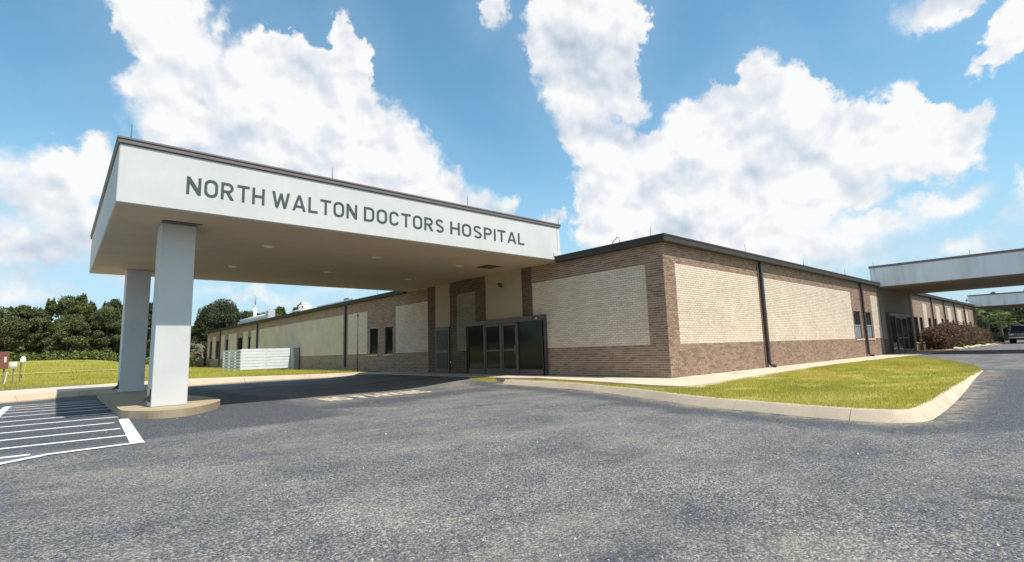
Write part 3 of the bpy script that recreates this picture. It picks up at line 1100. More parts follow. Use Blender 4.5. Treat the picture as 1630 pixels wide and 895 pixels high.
# painted markings
def paint(poly_list, name, m, lift=0.004):
    mb = MB()
    for poly in poly_list:
        tri = tessellate_polygon([[Vector((p[0], p[1], 0)) for p in poly]])
        V = [(p[0], p[1], float(asph_z(p[0], p[1]))+lift) for p in poly]
        F = []
        for t in tri:
            a, b, c = [poly[i] for i in t]
            cr = (b[0]-a[0])*(c[1]-a[1])-(b[1]-a[1])*(c[0]-a[0])
            F.append(tuple(t) if cr > 0 else tuple(reversed(t)))
        mb.add(V, F)
    return mb.build(name, m, kind='structure')


def stroke(a, b, w):
    d = np.array(b)-np.array(a); d = d/np.linalg.norm(d); nrm = np.array((-d[1], d[0]))*w/2
    return [tuple(np.array(a)-nrm), tuple(np.array(b)-nrm), tuple(np.array(b)+nrm), tuple(np.array(a)+nrm)]


for yy in (2.15, 3.28, 4.5, 5.75, 6.95, 8.35, 9.5, 10.6, 11.6):
    x1 = -12.47 if yy < 5.2 else -12.31
    x0 = -14.24 if yy > 1.5 else -14.3
    paint([stroke((x0, yy), (x1+0.05, yy), 0.13)], 'hatch_line', 'marking_white')
paint([stroke((-14.3, 1.14), (-13.52, 1.14), 0.13)], 'hatch_line', 'marking_white')
paint([stroke((-12.40, 0.96), (-12.235, 5.1), 0.165)], 'hatch_border', 'marking_white', 0.007)
paint([stroke((-14.3, 0.12), (-13.36, 0.90), 0.13)], 'hatch_border', 'marking_white', 0.010)
paint([stroke((-13.40, 0.885), (-12.33, 1.02), 0.13)], 'hatch_border', 'marking_white', 0.013)
paint([stroke((-14.32, 1.0), (-14.28, 12.4), 0.15)], 'hatch_border', 'marking_white', 0.007)
paint([stroke((-14.3, 12.35), (-12.31, 12.35), 0.11)], 'hatch_border', 'marking_white', 0.010)
paint([[(-16.6, 6.5), (-14.42, 6.5), (-14.42, 12.4), (-16.6, 12.4)]], 'accessible_bay', 'marking_blue')

# ------------------------------------------------------------------ hospital building
B = thing('hospital_building', 'long single storey brown brick building with cream painted wall panels and dark flat roof edge', 'building')
PT, PB = 3.45, 0.965           # cream panels: top and bottom
ROOF_B, ROOF_T, OV = 4.005, 4.222, 0.22
ENDX, ENDY = 62.0, 61.3


def plane_pt(pl, u, out, z):
    """u along the wall, out = distance proud of the wall face"""
    return (-out, u, z) if pl == 'x' else (u, -out, z)


def wbox(mb, pl, u0, u1, o0, o1, z0, z1, skip=(), tint=0.5, b=0):
    if pl == 'x':
        a = (-o1, -o0, u0, u1, z0, z1)
    else:
        a = (u0, u1, -o1, -o0, z0, z1)
    return mb.bbox(*a, b=b, tint=tint) if b else mb.box(*a, tint=tint, skip=skip)


def sheet(pl, u0, u1, z0, z1, holes, out, name, m, depth=0.14):
    """wall face with rectangular openings and their reveals"""
    us = sorted({u0, u1, *[h[0] for h in holes], *[h[1] for h in holes]})
    zs = sorted({z0, z1, *[h[2] for h in holes], *[h[3] for h in holes]})
    mb = MB()
    flip = pl == 'x'
    for a, b in zip(us[:-1], us[1:]):
        for c, d in zip(zs[:-1], zs[1:]):
            um, zm = (a+b)/2, (c+d)/2
            if any(h[0] < um < h[1] and h[2] < zm < h[3] for h in holes):
                continue
            V = [plane_pt(pl, a, out, c), plane_pt(pl, b, out, c), plane_pt(pl, b, out, d), plane_pt(pl, a, out, d)]
            mb.add(V, [(3, 2, 1, 0) if flip else (0, 1, 2, 3)])
    for (a, b, c, d) in holes:
        i = -depth
        for (p, q) in (((a, c), (a, d)), ((b, d), (b, c)), ((a, d), (b, d)), ((b, c), (a, c))):
            V = [plane_pt(pl, p[0], out, p[1]), plane_pt(pl, q[0], out, q[1]), plane_pt(pl, q[0], i, q[1]), plane_pt(pl, p[0], i, p[1])]
            mb.add(V, [(0, 1, 2, 3)])
    return mb.build(name, m, B)


def window(pl, u0, u1, z0, z1, sash=True, blind=False, sill=True):
    f = MB()
    t = 0.05
    rec = -0.10
    wbox(f, pl, u0+0.004, u0+t, rec, rec+0.05, z0+0.004, z1-0.004)
    wbox(f, pl, u1-t, u1-0.004, rec, rec+0.05, z0+0.004, z1-0.004)
    wbox(f, pl, u0+t, u1-t, rec, rec+0.048, z1-t, z1-0.004)
    wbox(f, pl, u0+t, u1-t, rec, rec+0.048, z0+0.004, z0+t)
    fr = f.build('window', 'bronze', B)
    zm = z0+(z1-z0)*0.49
    if sash:
        r = MB(); wbox(r, pl, u0+t, u1-t, rec+0.002, rec+0.055, zm-0.022, zm+0.022)
        r.build('sash_rail', 'steel', fr)
        p = MB(); wbox(p, pl, u0+t, u1-t, rec-0.01, rec+0.012, zm+0.022, z1-t); p.build('pane', 'glass', fr)
        p = MB(); wbox(p, pl, u0+t, u1-t, rec-0.01, rec+0.022, z0+t, zm-0.022); p.build('pane', 'blind' if blind else 'glass', fr)
    else:
        p = MB(); wbox(p, pl, u0+t, u1-t, rec-0.01, rec+0.012, z0+t, z1-t); p.build('pane', 'glass', fr)
    if sill:
        q = MB(); wbox(q, pl, u0-0.04, u1+0.04, 0.012, 0.05, z0-0.075, z0-0.008, b=0.008); q.build('sill', 'mortar', fr)


C_, H_ = 0.07, 0.0585
ALLB = []            # every near brick: (distance, plane, u0, u1, z, cream)


def bricks(pl, u0, u1, z0, z1, holes, panels, phase=0.0, kind=None):
    k0 = int(math.ceil(z0/C_-1e-6)); k1 = int(math.floor((z1-H_)/C_+1e-6))
    for k in range(k0, k1+1):
        za = k*C_+0.005
        zm = za+H_/2
        shift = (0.105 if k % 2 else 0.0)+phase
        n0 = int(math.floor((u0-shift)/0.21))-1
        n1 = int(math.ceil((u1-shift)/0.21))+1
        cuts = []
        for (a, b, c, d) in panels:
            if c < zm < d:
                cuts += [a, b]
        hs = [(a-0.012, b+0.012) for (a, b, c, d) in holes if c-0.02 < zm < d+0.02]
        for n in range(n0, n1+1):
            a, b = n*0.21+shift+0.005, n*0.21+shift+0.205
            a, b = max(a, u0), min(b, u1)
            segs = [(a, b)]
            for c in cuts:
                segs = [s for (p, q) in segs for s in (((p, c-0.002), (c+0.002, q)) if p+0.004 < c < q-0.004 else ((p, q),))]
            for (h0, h1) in hs:
                o = []
                for (p, q) in segs:
                    if q <= h0 or p >= h1:
                        o.append((p, q))
                    else:
                        if p < h0: o.append((p, h0))
                        if q > h1: o.append((h1, q))
                segs = o
            for (p, q) in segs:
                if q-p < 0.02:
                    continue
                m = (p+q)/2
                cream = any(c0 < m < c1 and c2 < zm < c3 for (c0, c1, c2, c3) in panels)
                P = Vector(plane_pt(pl, m, 0, zm))
                ALLB.append(((P-CAM).length, pl, p, q, za, kind or ('cream' if cream else 'brick')))


# ---- sunny wall along y = 0
WIN_Y = [(17.95, 19.25, 0.97, 2.45), (20.0, 21.3, 0.97, 2.45)]
PAN_Y = [(0.62, 6.56, PB, PT), (6.76, 17.75, PB, PT), (21.45, 23.05, PB, PT)]
sheet('y', 0, 23.2, 0, ROOF_B+0.05, WIN_Y, 0.0, 'wall', 'mortar')
for (a, b, c, d) in PAN_Y:
    sheet('y', a, b, c, d, [], 0.002, 'painted_panel', 'mortar_cream')
bricks('y', -0.008, 23.2, 0.0, ROOF_B, WIN_Y, PAN_Y)
for w in WIN_Y:
    window('y', *w, blind=True)

# ---- shaded wall along x = 0, from the corner to the stucco by the doors
PAN_X = [(0.63, 5.63, PB, PT)]
sheet('x', 0, 5.66, 0, 4.099, [], 0.0, 'wall', 'mortar')
for (a, b, c, d) in PAN_X:
    sheet('x', a, b, c, d, [], 0.002, 'painted_panel', 'mortar_cream')
bricks('x', 0.0, 5.66, 0.0, ROOF_B, [], PAN_X, 0.1)
bricks('x', 4.22, 5.66, 3.9, 4.095, [], [], 0.1)

# ---- porch walls under the canopy, its shade painted into brick and mortar
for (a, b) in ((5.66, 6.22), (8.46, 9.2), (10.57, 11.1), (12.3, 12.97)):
    sheet('x', a, b, 0, 4.099, [], 0.0, 'wall', 'mortar_shade')
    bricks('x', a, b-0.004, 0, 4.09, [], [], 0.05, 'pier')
sheet('x', 9.2, 10.57, 0, 4.099, [], -0.002, 'wall', 'mortar_shade')
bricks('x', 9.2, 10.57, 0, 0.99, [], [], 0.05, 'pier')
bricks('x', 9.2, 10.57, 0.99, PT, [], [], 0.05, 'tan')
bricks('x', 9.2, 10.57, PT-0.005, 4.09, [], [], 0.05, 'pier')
st = MB(); wbox(st, 'x', 6.222, 8.458, -0.05, 0.012, 0, 4.097); st.build('stucco_panel', 'beige', B)
st = MB(); wbox(st, 'x', 11.102, 12.298, -0.05, 0.012, 2.1, 4.097); st.build('stucco_panel', 'beige', B)
# porch brick panel beyond the small door, then the long shaded wing
WIN_X = [(16.46, 17.37, 0.93, 2.42), (18.15, 19.2, 0.93, 2.42)]
PAN_X2 = [(12.97, 16.12, PB, PT), (19.45, 22.1, PB, PT)]
sheet('x', 12.97, 22.6, 0, 4.099, WIN_X, 0.0, 'wall', 'mortar')
for (a, b, c, d) in PAN_X2:
    sheet('x', a, b, c, d, [], 0.002, 'painted_panel', 'mortar_cream')
bricks('x', 12.974, 22.6, 0, ROOF_B, WIN_X, PAN_X2, 0.02)
bricks('x', 12.974, 14.96, 3.9, 4.095, [], [], 0.02)
for w in WIN_X:
    window('x', *w, sash=False)
WIN_F = [(43.3, 44.1, 0.93, 2.95), (46.0, 47.9, 0.93, 2.95), (51.6, 52.6, 0.93, 2.95), (55.6, 57.0, 0.93, 2.95), (58.9, 60.0, 0.93, 2.95)]
sheet('x', 22.6, ENDY, 0, ROOF_B+0.05, WIN_F, 0.0, 'wall', 'far_brick_x')
for (a, b) in ((22.75, 40.7), (41.4, 43.2), (44.2, 45.9), (48.2, 51.3), (53.0, 54.6), (57.2, 58.6), (60.3, 61.0)):
    sheet('x', a, b, PB, PT, [], 0.006, 'painted_panel', 'far_cream_x')
for w in WIN_F:
    window('x', *w, sash=False)

# ---- right wing beyond the second canopy
sheet('y', 23.2, 31.4, 0, 3.99, [], 0.0, 'wall', 'canopy_shade_brick')  # same darkened brick, for the shade under the second canopy
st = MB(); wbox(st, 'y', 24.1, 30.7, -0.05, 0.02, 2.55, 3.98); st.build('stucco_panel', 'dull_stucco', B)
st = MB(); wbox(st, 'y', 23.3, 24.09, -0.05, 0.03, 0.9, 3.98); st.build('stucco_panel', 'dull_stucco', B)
WIN_R = [(31.7, 33.0, 0.6, 2.4), (33.6, 34.6, 0.6, 2.4), (36.6, 37.6, 0.6, 2.4), (38.9, 39.8, 0.6, 2.4), (41.9, 42.8, 0.6, 2.4), (44.1, 45.0, 0.6, 2.4), (47.0, 47.9, 0.6, 2.4), (49.0, 49.9, 0.6, 2.4), (52.6, 53.3, 0.6, 2.4), (54.2, 55.0, 0.6, 2.4), (57.0, 58.0, 0.6, 2.4)]
sheet('y', 31.4, ENDX, 0, ROOF_B+0.05, WIN_R, 0.0, 'wall', 'far_brick_y')
for (a, b) in ((35.1, 36.4), (40.0, 41.6), (45.2, 46.8), (50.0, 52.4), (55.2, 56.2)):
    sheet('y', a, b, PB, PT, [], 0.006, 'painted_panel', 'far_cream_y')
for w in WIN_R:
    window('y', *w, sash=False)

# end and back walls, plain
mb = MB()
mb.box(0.0, 16, ENDY-0.004, ENDY+0.2, 0, 3.99)
mb.box(ENDX-0.004, ENDX+0.2, 0, 16, 0, 3.99)
mb.box(15.8, 16.0, 16.2, ENDY-0.01, 0, 3.99)
mb.box(16.0, ENDX-0.01, 16.0, 16.2, 0, 3.99)
mb.build('wall', 'far_brick_x', B)

# ---- bricks: the 300 that show largest are parts, the rest are two joined parts
ALLB.sort(key=lambda q: q[0])
cache = {}


def brick_box(mb, pl, u0, u1, z, tint, jit):
    wbox(mb, pl, u0, u1, -0.01, 0.008+jit, z, z+H_, tint=tint, skip=('k',) if pl == 'y' else ('r',))


NEAR = [b for b in ALLB if b[5] in ('brick', 'cream')][:300]
NEARSET = set(map(id, NEAR))
for (d, pl, p, q, z, kind) in NEAR:
    cream = kind == 'cream'
    key = (pl, round(q-p, 3), cream)
    if key not in cache:
        mb = MB(); w = key[1]
        if pl == 'x':
            mb.bbox(-0.0085, 0.01, -w/2, w/2, -H_/2, H_/2, b=0.003)
        else:
            mb.bbox(-w/2, w/2, -0.0085, 0.01, -H_/2, H_/2, b=0.003)
        cache[key] = mb.mesh('brick', 'cream_single' if cream else 'brick_single')
    o = bpy.data.objects.new('brick', cache[key])
    COL.objects.link(o)
    o.parent = B
    o.location = plane_pt(pl, (p+q)/2, random.uniform(-0.0015, 0.0015), z+H_/2)
for (kind, nm, mt) in (('brick', 'brickwork', 'brick'), ('cream', 'painted_brickwork', 'cream'), ('pier', 'pier_brickwork', 'canopy_shade_brick'), ('tan', 'panel_brickwork', 'shade_tan_brick')):
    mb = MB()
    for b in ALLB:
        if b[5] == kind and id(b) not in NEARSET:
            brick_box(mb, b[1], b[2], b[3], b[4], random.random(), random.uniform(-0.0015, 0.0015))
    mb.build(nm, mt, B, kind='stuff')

# ---- roof and its dark edge
mb = MB()
mb.box(0.002, ENDX+0.2, 0.002, 16.2, ROOF_B+0.06, ROOF_T-0.03)
mb.box(0.002, 16.0, 16.21, ENDY+0.2, ROOF_B+0.06, ROOF_T-0.031)
mb.build('roof', 'roof', B)


def eave(name_poly):
    mb = MB()
    for (x0, x1, y0, y1) in name_poly:
        mb.bbox(x0, x1, y0, y1, ROOF_B, ROOF_T, b=0.012)
    return mb


eave([(-OV, 0.12, -OV, 4.20)]).build('roof_edge', 'fascia', B)
eave([(-OV, 0.12, 14.98, ENDY+0.3)]).build('roof_edge', 'fascia', B)
eave([(0.122, 22.98, -OV, 0.10)]).build('roof_edge', 'fascia', B)
eave([(32.05, 59.98, -OV, 0.10)]).build('roof_edge', 'fascia', B)
# a metal drip bead along the near edges
mb = MB()
mb.box(-OV-0.012, -OV-0.001, -OV-0.012, 4.2, ROOF_T-0.05, ROOF_T+0.004)
mb.box(-OV-0.001, 22.98, -OV-0.012, -OV-0.001, ROOF_T-0.05, ROOF_T+0.004)
mb.box(-OV-0.012, -OV-0.001, 14.98, ENDY, ROOF_T-0.05, ROOF_T+0.004)
mb.build('drip_edge', 'fascia', B)


# ---- downspouts
def downspout(pl, u, elbow=True):
    mb = MB()
    wbox(mb, pl, u-0.065, u+0.065, 0.035, 0.125, 0.22, ROOF_B-0.02, b=0.012)
    d = mb.build('downspout', 'downspout', B)
    for z in (0.7, 2.0, 3.3):
        q = MB(); wbox(q, pl, u-0.095, u+0.095, 0.010, 0.133, z, z+0.035); q.build('strap', 'downspout', d)
    if elbow:
        e = MB()
        pts = [plane_pt(pl, u, 0.08, 0.28), plane_pt(pl, u, 0.085, 0.17), plane_pt(pl, u, 0.15, 0.09), plane_pt(pl, u, 0.30, 0.06)]
        e.tube(pts, 0.062, 8)
        e.build('elbow', 'downspout', d)
    return d


downspout('y', 6.69)
downspout('y', 19.62)
for u in (38.2, 43.3, 48.4, 53.8):
    downspout('y', u, False)
for u in (22.35, 41.05, 54.9):
    downspout('x', u, False)
mb = MB(); mb.tube([(6.50, -0.03, 0.02), (6.50, -0.03, ROOF_B-0.1)], 0.022, 6); mb.build('conduit', 'conduit', B)
mb = MB(); mb.tube([(19.42, -0.03, 0.02), (19.42, -0.03, ROOF_B-0.1)], 0.02, 6); mb.build('conduit', 'conduit', B)


# ---- doors
def storefront(pl, u0, u1, zt, out, bays, swap=False):
    """bronze storefront: bays = [(u0, u1, is_door)]"""
    f = MB()
    wbox(f, pl, u0, u1, 0.012, out, zt-0.20, zt, b=0.01)
    edges = sorted({u0, u1, *[b[0] for b in bays], *[b[1] for b in bays]})
    for e in edges:
        a = 0.075 if e in (u0, u1) else 0.045
        wbox(f, pl, max(u0, e-a), min(u1, e+a), 0.012, out-0.004, 0, zt-0.20)
    fr = f.build('entrance_frame', 'bronze', B)
    for (a, b, door) in bays:
        a, b = a+0.05, b-0.05
        if door:
            k = MB()
            wbox(k, pl, a, a+0.07, out-0.08, out-0.02, 0.015, zt-0.205)
            wbox(k, pl, b-0.07, b, out-0.08, out-0.02, 0.015, zt-0.205)
            wbox(k, pl, a+0.07, b-0.07, out-0.08, out-0.021, 0.015, 0.24)
            wbox(k, pl, a+0.07, b-0.07, out-0.08, out-0.021, zt-0.29, zt-0.205)
            wbox(k, pl, a+0.07, b-0.07, out-0.075, out-0.022, 0.92, 0.99)
            dr = k.build('door', 'bronze', B)
            g = MB(); wbox(g, pl, a+0.07, b-0.07, out-0.06, out-0.045, 0.24, 0.92); g.build('glass', 'door_glass', dr)
            g = MB(); wbox(g, pl, a+0.07, b-0.07, out-0.06, out-0.045, 0.99, zt-0.29); g.build('glass', 'door_glass', dr)
            h = MB(); u = b-0.035 if (a+b)/2 > (u0+u1)/2 else a+0.035
            h.tube([plane_pt(pl, u, out-0.02, 0.85), plane_pt(pl, u, out+0.04, 0.87), plane_pt(pl, u, out+0.04, 1.13), plane_pt(pl, u, out-0.02, 1.15)], 0.012, 6)
            h.build('handle', 'rod', dr)
        else:
            k = MB()
            wbox(k, pl, a-0.01, b+0.01, out-0.08, out-0.03, 0, 0.22)
            k.build('kick_panel', 'bronze', fr)
            g = MB(); wbox(g, pl, a-0.01, b+0.01, out-0.07, out-0.05, 0.22, zt-0.20); g.build('sidelight', 'door_glass', fr)
    return fr


sf = storefront('x', 4.93, 9.62, 2.2, 0.2, [(4.98, 6.38, False), (6.38, 7.32, True), (7.32, 8.4, True), (8.4, 9.57, False)])
# faint lettering across the head of the doors, and a little white sticker
MAT['red_letter'] = plain('faded_red_letter', (0.42, 0.16, 0.13), 0.6)
MAT['grey_letter'] = plain('faded_grey_letter', (0.26, 0.27, 0.28), 0.6)
mb = MB(); wbox(mb, 'x', 5.25, 5.34, 0.201, 0.205, 2.06, 2.11); mb.build('sticker', 'white_paint', sf)
# strips on the lower glass that catch the light
storefront('y', 24.6, 30.2, 2.5, 0.15, [(24.65, 26.0, False), (26.0, 27.4, True), (27.4, 28.8, True), (28.8, 30.15, False)])
# small dark service door in the porch
mb = MB(); wbox(mb, 'x', 11.13, 12.27, 0.0, 0.06, 0.012, 2.095); sd = mb.build('service_door', 'bronze', B)
mb = MB(); wbox(mb, 'x', 11.26, 12.14, 0.061, 0.075, 1.05, 1.95); mb.build('door_panel', 'black', sd)
mb = MB(); wbox(mb, 'x', 11.26, 12.14, 0.061, 0.075, 0.2, 0.9); mb.build('door_panel', 'black', sd)
mb = MB(); mb.tube([(-0.06, 11.3, 0.98), (-0.12, 11.3, 0.98), (-0.12, 11.42, 0.98)], 0.012, 6); mb.build('handle', 'steel', sd)
# floodlight on the stucco over the doors
mb = MB(); mb.tube([(-0.012, 7.40, 3.50), (-0.10, 7.40, 3.50), (-0.16, 7.36, 3.55)], 0.025, 8)
fl = mb.build('floodlight', 'black', B)
mb = MB(); mb.lathe([(0.03, 0), (0.075, 0.05), (0.085, 0.16), (0.0, 0.165)], (-0.17, 7.34, 3.47)); mb.build('lamp_head', 'pole', fl, True)

# ---- lightning rods on the roof edge
for (x, y) in ((-0.2, 0.22), (5.2, -0.2), (10.9, -0.2), (16.6, -0.2), (-0.2, 17.8)):
    mb = MB(); mb.tube([(x, y, ROOF_T-0.01), (x, y, ROOF_T+0.05), (x, y, ROOF_T+0.29)], [0.02, 0.01, 0.006], 6)
    mb.build('lightning_rod', 'rod', B)
# white vent hook near the corner
mb = MB()
mb.tube([(1.0, 2.22, 4.1), (1.0, 2.22, 4.62), (1.0, 2.25, 4.70), (1.0, 2.31, 4.73), (1.0, 2.37, 4.70)], 0.03, 8)
vh = mb.build('vent_pipe', 'white_paint', B, True)
mb = MB(); mb.tube([(1.0, 2.37, 4.70), (1.0, 2.50, 4.62), (1.0, 2.60, 4.45), (1.0, 2.64, 4.2)], 0.012, 6); mb.build('cable', 'black', vh, True)


# ------------------------------------------------------------------ canopies
K = thing('entrance_canopy', 'white stucco entrance canopy on two thick columns carrying the hospital name', 'canopy')
CX0, CY0, CY1, CZ0, CZ1 = -12.67, 4.23, 14.95, 4.10, 5.45
mb = MB()
mb.bbox(CX0, -0.012, CY0, CY1, CZ0, CZ1-0.14, b=0.015)
mb.box(-0.011, 0.12, CY0, CY1, ROOF_T+0.012, CZ1-0.14)
mb.build('fascia', 'stucco', K)
mb = MB(); mb.box(CX0+0.03, -0.014, CY0+0.03, CY1-0.03, CZ0-0.012, CZ0-0.002); mb.build('soffit', 'soffit', K)
mb = MB()
mb.bbox(CX0-0.035, 0.155, CY0-0.035, CY1+0.035, CZ1-0.138, CZ1-0.055, b=0.012)
mb.bbox(CX0-0.05, 0.17, CY0-0.05, CY1+0.05, CZ1-0.054, CZ1, b=0.012)
mb.build('coping', 'coping', K)
mb = MB(); mb.bbox(-0.24, 0.16, CY0-0.03, CY0+0.001, ROOF_T+0.012, ROOF_T+0.14, b=0.006); mb.build('end_trim', 'stucco', K)
for (cx, cy) in ((-11.735, 5.56), (-11.72, 13.35)):
    mb = MB(); mb.bbox(cx, cx+0.68, cy, cy+0.68, -0.04, CZ0-0.014, b=0.012)
    c = mb.build('column', 'stucco', K)
    # black cleat on the outer face by the foot
    q = MB()
    X = cx
    prof = [(0.0, 0.34), (-0.02, 0.34), (-0.025, 0.22), (-0.15, 0.10), (-0.155, 0.06), (-0.06, 0.09), (-0.02, 0.06), (0.0, 0.06)]
    V = [(X+a, cy+0.10, b) for a, b in prof]+[(X+a, cy+0.16, b) for a, b in prof]
    n = len(prof)
    q.add(V, [tuple(range(n)), tuple(range(2*n-1, n-1, -1))]+[(i, (i+1) % n, (i+1) % n+n, i+n) for i in range(n)])
    q.build('bracket', 'black', c)
mb = MB(); mb.bbox(-11.76, -10.98, 5.25, 5.50, CZ0-0.03, CZ0-0.013, b=0.004); mb.build('dark_strip', 'bronze', K)  # thin dark strip on the soffit just ahead of the front column
MAT['lens'] = plain('pale_lamp_lens', (0.85, 0.80, 0.66), 0.3)
for (x, y) in ((-9.04, 6.95), (-5.72, 6.94), (-2.41, 6.97), (-9.02, 10.94), (-5.87, 10.6), (-2.3, 10.86)):
    mb = MB(); mb.lathe([(0.155, -0.011), (0.155, -0.035), (0.135, -0.042), (0.12, -0.036)], (x, y, CZ0), 18)
    dl = mb.build('downlight', 'white_paint', K)
    mb = MB(); mb.lathe([(0.118, -0.030), (0.118, -0.043), (0.05, -0.052)], (x, y, CZ0), 18); mb.build('lens', 'lens', dl)
mb = MB(); mb.box(-1.7, -1.05, 6.2, 6.85, CZ0-0.03, CZ0-0.013); mb.build('soffit_vent', 'bronze', K)
for (x, y) in ((-12.5, 4.23), (-8.34, 4.23), (-4.03, 4.23), (0.08, 4.23)):
    mb = MB(); mb.tube([(x, y, CZ1-0.01), (x, y, CZ1+0.05), (x, y, CZ1+0.30)], [0.02, 0.010, 0.006], 6); mb.build('lightning_rod', 'rod', K)

for (lab, x0, x1, ylen) in (('weathered grey white canopy over the side entrance at the right wall', 23.0, 32.0, -12.7),
                            ('pale far canopy beyond the red shrubs with the car beneath it', 60.0, 71.0, -12.7)):
    k2 = thing('side_canopy', lab, 'canopy', 'side entrance canopies')
    mb = MB()
    mb.bbox(x0, x1, ylen, -0.014, 4.0, 5.14, b=0.015)
    mb.box(x0, x1, -0.012, 0.22, ROOF_T+0.012, 5.14)
    mb.build('fascia', 'stucco_worn', k2)
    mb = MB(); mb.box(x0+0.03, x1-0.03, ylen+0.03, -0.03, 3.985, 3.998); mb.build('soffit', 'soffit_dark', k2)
    mb = MB(); mb.bbox(x0-0.035, x1+0.035, ylen-0.035, 0.255, 5.141, 5.27, b=0.012); mb.build('coping', 'coping', k2)
    mb = MB(); mb.bbox(x0-0.02, x0+0.001, -0.24, 0.25, ROOF_T+0.012, ROOF_T+0.13, b=0.006); mb.build('end_trim', 'stucco_worn', k2)
    for cx in (x0+1.5, x1-2.2):
        mb = MB(); mb.bbox(cx, cx+0.68, ylen+0.9, ylen+1.58, -0.1, 3.984, b=0.012); mb.build('column', 'stucco_worn', k2)
    for y in (0.0, -4.37, -8.7):
        mb = MB(); mb.tube([(x0, y, 5.26), (x0, y, 5.31), (x0, y, 5.56)], [0.02, 0.010, 0.006], 6); mb.build('lightning_rod', 'rod', k2)


# ------------------------------------------------------------------ lettering
def arc(cx, cy, r, a0, a1, n=7):
    return [(cx+r*math.cos(math.radians(a0+(a1-a0)*i/n)), cy+r*math.sin(math.radians(a0+(a1-a0)*i/n))) for i in range(n+1)]


def thick(line, t):
    a = offset(line, t/2); b = offset(line, -t/2)
    return a+b[::-1]


def rrect(x0, x1, y0, y1, r):
    return arc(x1-r, y1-r, r, 0, 90)+arc(x0+r, y1-r, r, 90, 180)+arc(x0+r, y0+r, r, 180, 270)+arc(x1-r, y0+r, r, 270, 360)


def glyph(ch, t=0.142):
    """(contours, width): each contour list is [outer, hole...]; cap height 1"""
    h = t/2
    if ch == 'N':
        w = 0.70
        return [[[(0, 0), (0, 1), (t*1.05, 1), (w-t, 0.36), (w-t, 1), (w, 1), (w, 0), (w-t*1.05, 0), (t, 0.64), (t, 0)]]], w
    if ch == 'O':
        w = 0.68
        return [[rrect(0, w, -0.01, 1.01, 0.32), rrect(t, w-t, t-0.01, 1.01-t, 0.32-t*0.85)]], w
    if ch == 'D':
        w = 0.66; r = 0.30
        o = [(0, 0)]+arc(w-r, r, r, 270, 360)+arc(w-r, 1-r, r, 0, 90)+[(0, 1)]
        i = [(t, t)]+arc(w-r, r, r-t, 270, 360)+arc(w-r, 1-r, r-t, 0, 90)+[(t, 1-t)]
        return [[o, i]], w
    if ch in 'PR':
        w = 0.64; m = 0.40; r = (1-m)/2
        o = [(0, 0), (t, 0), (t, m)]+arc(w-r, 1-r, r, -90, 90, 12)+[(0, 1)]
        i = [(t, m+t)]+arc(w-r, 1-r, r-t, -90, 90, 10)+[(t, 1-t)]
        g = [[o, i]]
        if ch == 'R':
            w = 0.68
            g.append([[(0.27, m-0.002), (0.445, m-0.002), (w, 0), (w-0.195, 0)]])
        return g, w
    if ch == 'T':
        w = 0.66
        return [[[(w/2-h, 0), (w/2+h, 0), (w/2+h, 1-t), (w, 1-t), (w, 1), (0, 1), (0, 1-t), (w/2-h, 1-t)]]], w
    if ch == 'H':
        w = 0.68; a, b = 0.5-h, 0.5+h
        return [[[(0, 0), (t, 0), (t, a), (w-t, a), (w-t, 0), (w, 0), (w, 1), (w-t, 1), (w-t, b), (t, b), (t, 1), (0, 1)]]], w
    if ch == 'L':
        w = 0.56
        return [[[(0, 0), (w, 0), (w, t), (t, t), (t, 1), (0, 1)]]], w
    if ch == 'I':
        return [[[(0, 0), (t, 0), (t, 1), (0, 1)]]], t
    if ch == 'W':
        w = 0.98
        return [[[(0, 1), (0.150, 1), (0.277, 0.30), (0.425, 0.93), (0.555, 0.93), (0.703, 0.30), (0.83, 1), (0.98, 1), (0.78, 0), (0.63, 0), (0.49, 0.60), (0.35, 0), (0.20, 0)]]], w
    if ch == 'A':
        w = 0.76
        return [[[(0, 0), (0.30, 1), (0.46, 1), (0.76, 0), (0.61, 0), (0.555, 0.20), (0.205, 0.20), (0.15, 0)], [(0.245, 0.335), (0.515, 0.335), (0.38, 0.79)]]], w
    if ch == 'C':
        w = 0.66; r = 0.32-h
        c = arc(0.32, 1.01-0.32, r, 8, 90)+arc(0.32, 1.01-0.32, r, 90, 180)[1:]+arc(0.32, 0.31, r, 180, 270)+arc(0.32, 0.31, r, 270, 352)[1:]
        return [[thick(c, t)]], w
    if ch == 'S':
        w = 0.66
        r = 0.26-h*0.9
        c = arc(0.35, 1.01-h-r, r, 20, 90)+arc(0.29, 1.01-h-r, r, 90, 270, 10)
        c += arc(0.38, -0.01+h+r, r, 90, -90, 10)+arc(0.32, -0.01+h+r, r, -90, -158)
        return [[thick(c, t)]], w
    if ch == 'U':
        w = 0.66; r = 0.33-h
        return [[thick([(h, 1), (h, 0.33)]+arc(0.33, 0.33, r, 180, 360, 12)[1:]+[(w-h, 1)], t)]], w
    if ch == 'E':
        w = 0.56
        return [[[(0, 0), (w, 0), (w, t), (t, t), (t, 0.5-h), (w*0.9, 0.5-h), (w*0.9, 0.5+h), (t, 0.5+h), (t, 1-t), (w, 1-t), (w, 1), (0, 1)]]], w
    if ch == 'K':
        w = 0.68
        return [[[(0, 0), (t, 0), (t, 0.30), (0.27, 0.43), (w-0.2, 0), (w, 0), (0.38, 0.55), (w-0.02, 1), (w-0.22, 1), (t, 0.52), (t, 1), (0, 1)]]], w
    if ch == 'G':
        w = 0.66; r = 0.32-h
        c = arc(0.32, 0.69, r, 8, 90)+arc(0.32, 0.69, r, 90, 180)[1:]+arc(0.32, 0.31, r, 180, 270)+arc(0.32, 0.31, r, 270, 355)[1:]+[(0.32+r, 0.46), (0.36, 0.46)]
        return [[thick(c, t*0.9)]], w
    return [], 0.3


